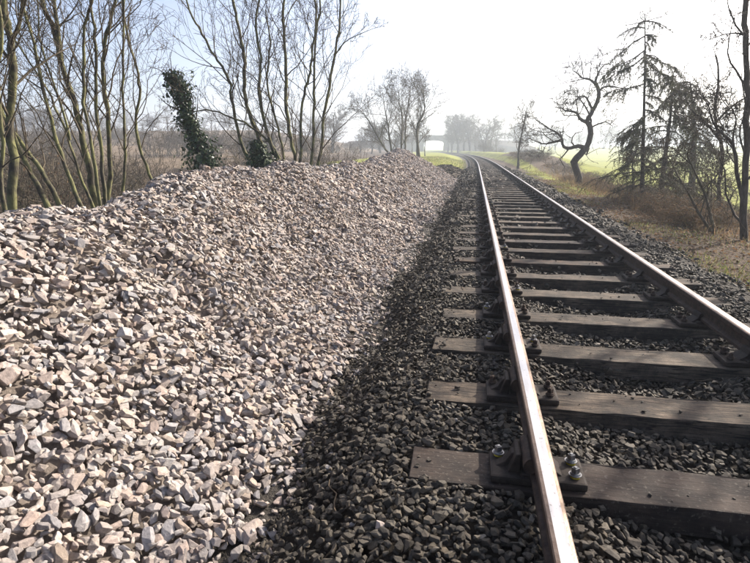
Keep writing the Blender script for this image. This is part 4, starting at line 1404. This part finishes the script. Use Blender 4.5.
# ------------------------------------------------------------------ grass
def grass(name, label, n, fx, fy, hmin, hmax, mat, w=0.006, dens=None):
    rng = np.random.default_rng(len(name) * 7 + n)
    v = fx(rng, n); Y = fy(rng, n)
    if dens is not None:
        k = rng.random(n) < dens(v, Y); v, Y = v[k], Y[k]
    n = len(v)
    X = v + xc(Y); Z = ground_z(X, Y) - 0.02
    h = rng.uniform(hmin, hmax, n); a = rng.uniform(0, 6.28, n)
    ww = w * (1 + Y / 12)
    side = np.stack([np.cos(a), np.sin(a), np.zeros(n)], 1) * ww[:, None]
    lean = np.stack([rng.normal(0, 0.45, n), rng.normal(0, 0.45, n), np.ones(n)], 1) * h[:, None]
    B = np.stack([X, Y, Z], 1)
    mid = B + lean * np.array([0.35, 0.35, 0.6]); tip = B + lean
    V = np.stack([B - side, B + side, mid + side * 0.7, mid - side * 0.7, tip], 1).reshape(-1, 3)
    i = np.arange(n) * 5
    F = [(np.stack([i, i + 1, i + 2, i + 3], 1), 4), (np.stack([i + 3, i + 2, i + 4], 1), 3)]
    me = mesh_np(name, V, F, 4, [mat])
    tag(link(name, me), label, None, None, 'stuff')
grass('dead_stalks', 'thin dead weed stalks standing along the foot of the bank', 450, lambda r, n: 2.7 + r.gamma(2.0, 0.6, n), lambda r, n: r.uniform(8, 40, n), 0.3, 0.8, M_DRY, 0.0016)
patch = lambda v, Y: np.clip(np.sin(Y * 1.3 + v * 2) * 0.5 + np.sin(Y * 0.47 - v) * 0.5 + 0.1, 0, 1)
grass('verge_grass', 'short green and straw grass along the verge edge', 26000, lambda r, n: 1.95 + r.gamma(1.8, 0.42, n), lambda r, n: r.uniform(4, 45, n), 0.02, 0.10, M_GRASS, 0.004, patch)
grass('dry_grass', 'dry straw-coloured grass among the brambles', 12000, lambda r, n: r.uniform(3.3, 8.5, n), lambda r, n: r.uniform(7.5, 34, n), 0.06, 0.22, M_DRY, 0.003)
grass('low_wood_grass', 'dry grass and litter in the low wood behind the heap', 16000, lambda r, n: -r.uniform(5.2, 30, n), lambda r, n: r.uniform(3, 38, n), 0.08, 0.3, M_DRY, 0.005)
grass('left_verge_grass', 'bright grass on the verge past the stone heap', 16000, lambda r, n: -r.uniform(1.75, 12, n), lambda r, n: 36 + 44 * r.random(n) ** 1.5, 0.05, 0.15, M_GRASS, 0.0035)

def litter(name, label, n, v0, v1, y0, y1, size):
    rng = np.random.default_rng(n)
    v = rng.uniform(v0, v1, n); Y = rng.uniform(y0, y1, n)
    X = v + xc(Y)
    C = np.stack([X, Y, ground_z(X, Y) + rng.uniform(0.0, 0.05, n)], 1)
    Nn = unit_rows(np.stack([rng.normal(0, 0.45, n), rng.normal(0, 0.45, n), np.ones(n)], 1))
    tag(link(name, leaves_mesh(name, C, Nn, size, M_DEAD, rng)), label, None, None, 'stuff')
litter('leaf_litter', 'brown fallen leaves along the verge and bank', 30000, 1.75, 9.0, 4.0, 30, 0.026)
litter('wood_leaf_litter', 'brown fallen leaves on the low ground behind the heap', 18000, -24, -5.4, 3.0, 34, 0.045)

# ------------------------------------------------------------------ odd bits on the ballast
def put_stray(px, py, z, s, k):
    d = ray(px, py); t = (z - EYE) / d[2]
    P = np.array([0, 0, EYE]) + d * t
    for _ in range(4):                                   # let it come to rest on the ballast
        z = float(bed_z(P[0] - VC, P[1])) + 0.028
        P = np.array([0, 0, EYE]) + d * ((z - EYE) / d[2])
    V, F = PROTO_HI[k % 24]
    me = mesh_np('pale_stone', V * np.array([1.0, 0.75, 0.6]) * s, F, 3, [M_PALE])
    o = link('pale_stone', me, None, tuple(P), k * 1.3)
    tag(o, 'stray pale stone lying on the dark ballast beside the heap', 'stone', 'stray pale stones on the dark ballast')
for k, (px, py, s) in enumerate(((329, 469, .028), (292, 492, .030), (341, 408, .024), (349, 414, .026), (380, 527, .026), (381, 468, .0), (325, 398, .03), (308, 421, .034), (330, 455, .022), (312, 508, .018),
                                 (455, 420, .015), (358, 372, .024), (385, 340, .026), (352, 525, .016), (300, 470, .02))):
    if s: put_stray(px, py, -0.15 if px < 350 else -0.05, s, k)

for k in range(16):
    rng = np.random.default_rng(900 + k)
    v = rng.choice([-1.55, -1.3, -1.0, 0.4, 1.6]) + rng.normal(0, 0.12); Y = rng.uniform(1.7, 5.5)
    L = rng.uniform(0.08, 0.28); a = rng.uniform(0, 6.28)
    z = float(bed_z(v, Y)) + 0.025
    pts = [np.array([math.cos(a) * L * (t - .5) + rng.normal(0, .008), math.sin(a) * L * (t - .5) + rng.normal(0, .008), rng.normal(0, .006)]) for t in np.linspace(0, 1, 6)]
    tb = Tubes(); tb.add(pts, list(np.linspace(0.004, 0.0022, 6)), 5)
    o = link('dead_twig', tb.mesh('dead_twig', [M_CANE]), None, (v + VC, Y, z))
    tag(o, 'thin dead twig lying on the dark ballast', 'twig', 'dead twigs on the ballast')

# ------------------------------------------------------------------ hazy winter air
def build_haze():
    bm = bmesh.new()
    bmesh.ops.create_cube(bm, size=1.0)
    zl, zh = -6.0, 40.0
    for v in bm.verts: v.co = (v.co.x * 3600, v.co.y * 3600 + 900, zl if v.co.z < 0 else zh)
    m = bpy.data.materials.new('haze_air')
    m.use_nodes = True
    t = m.node_tree
    t.nodes.remove(t.nodes['Principled BSDF'])
    pv = t.nodes.new('ShaderNodeVolumePrincipled')
    pv.inputs['Color'].default_value = (0.78, 0.86, 0.95, 1)
    pv.inputs['Density'].default_value = 0.0016
    pv.inputs['Anisotropy'].default_value = 0.45
    t.links.new(pv.outputs[0], t.nodes['Material Output'].inputs['Volume'])
    o = link('haze', bm_mesh('haze', bm, [m]))
    tag(o, 'thin pale winter haze filling the air', None, None, 'stuff')
build_haze()
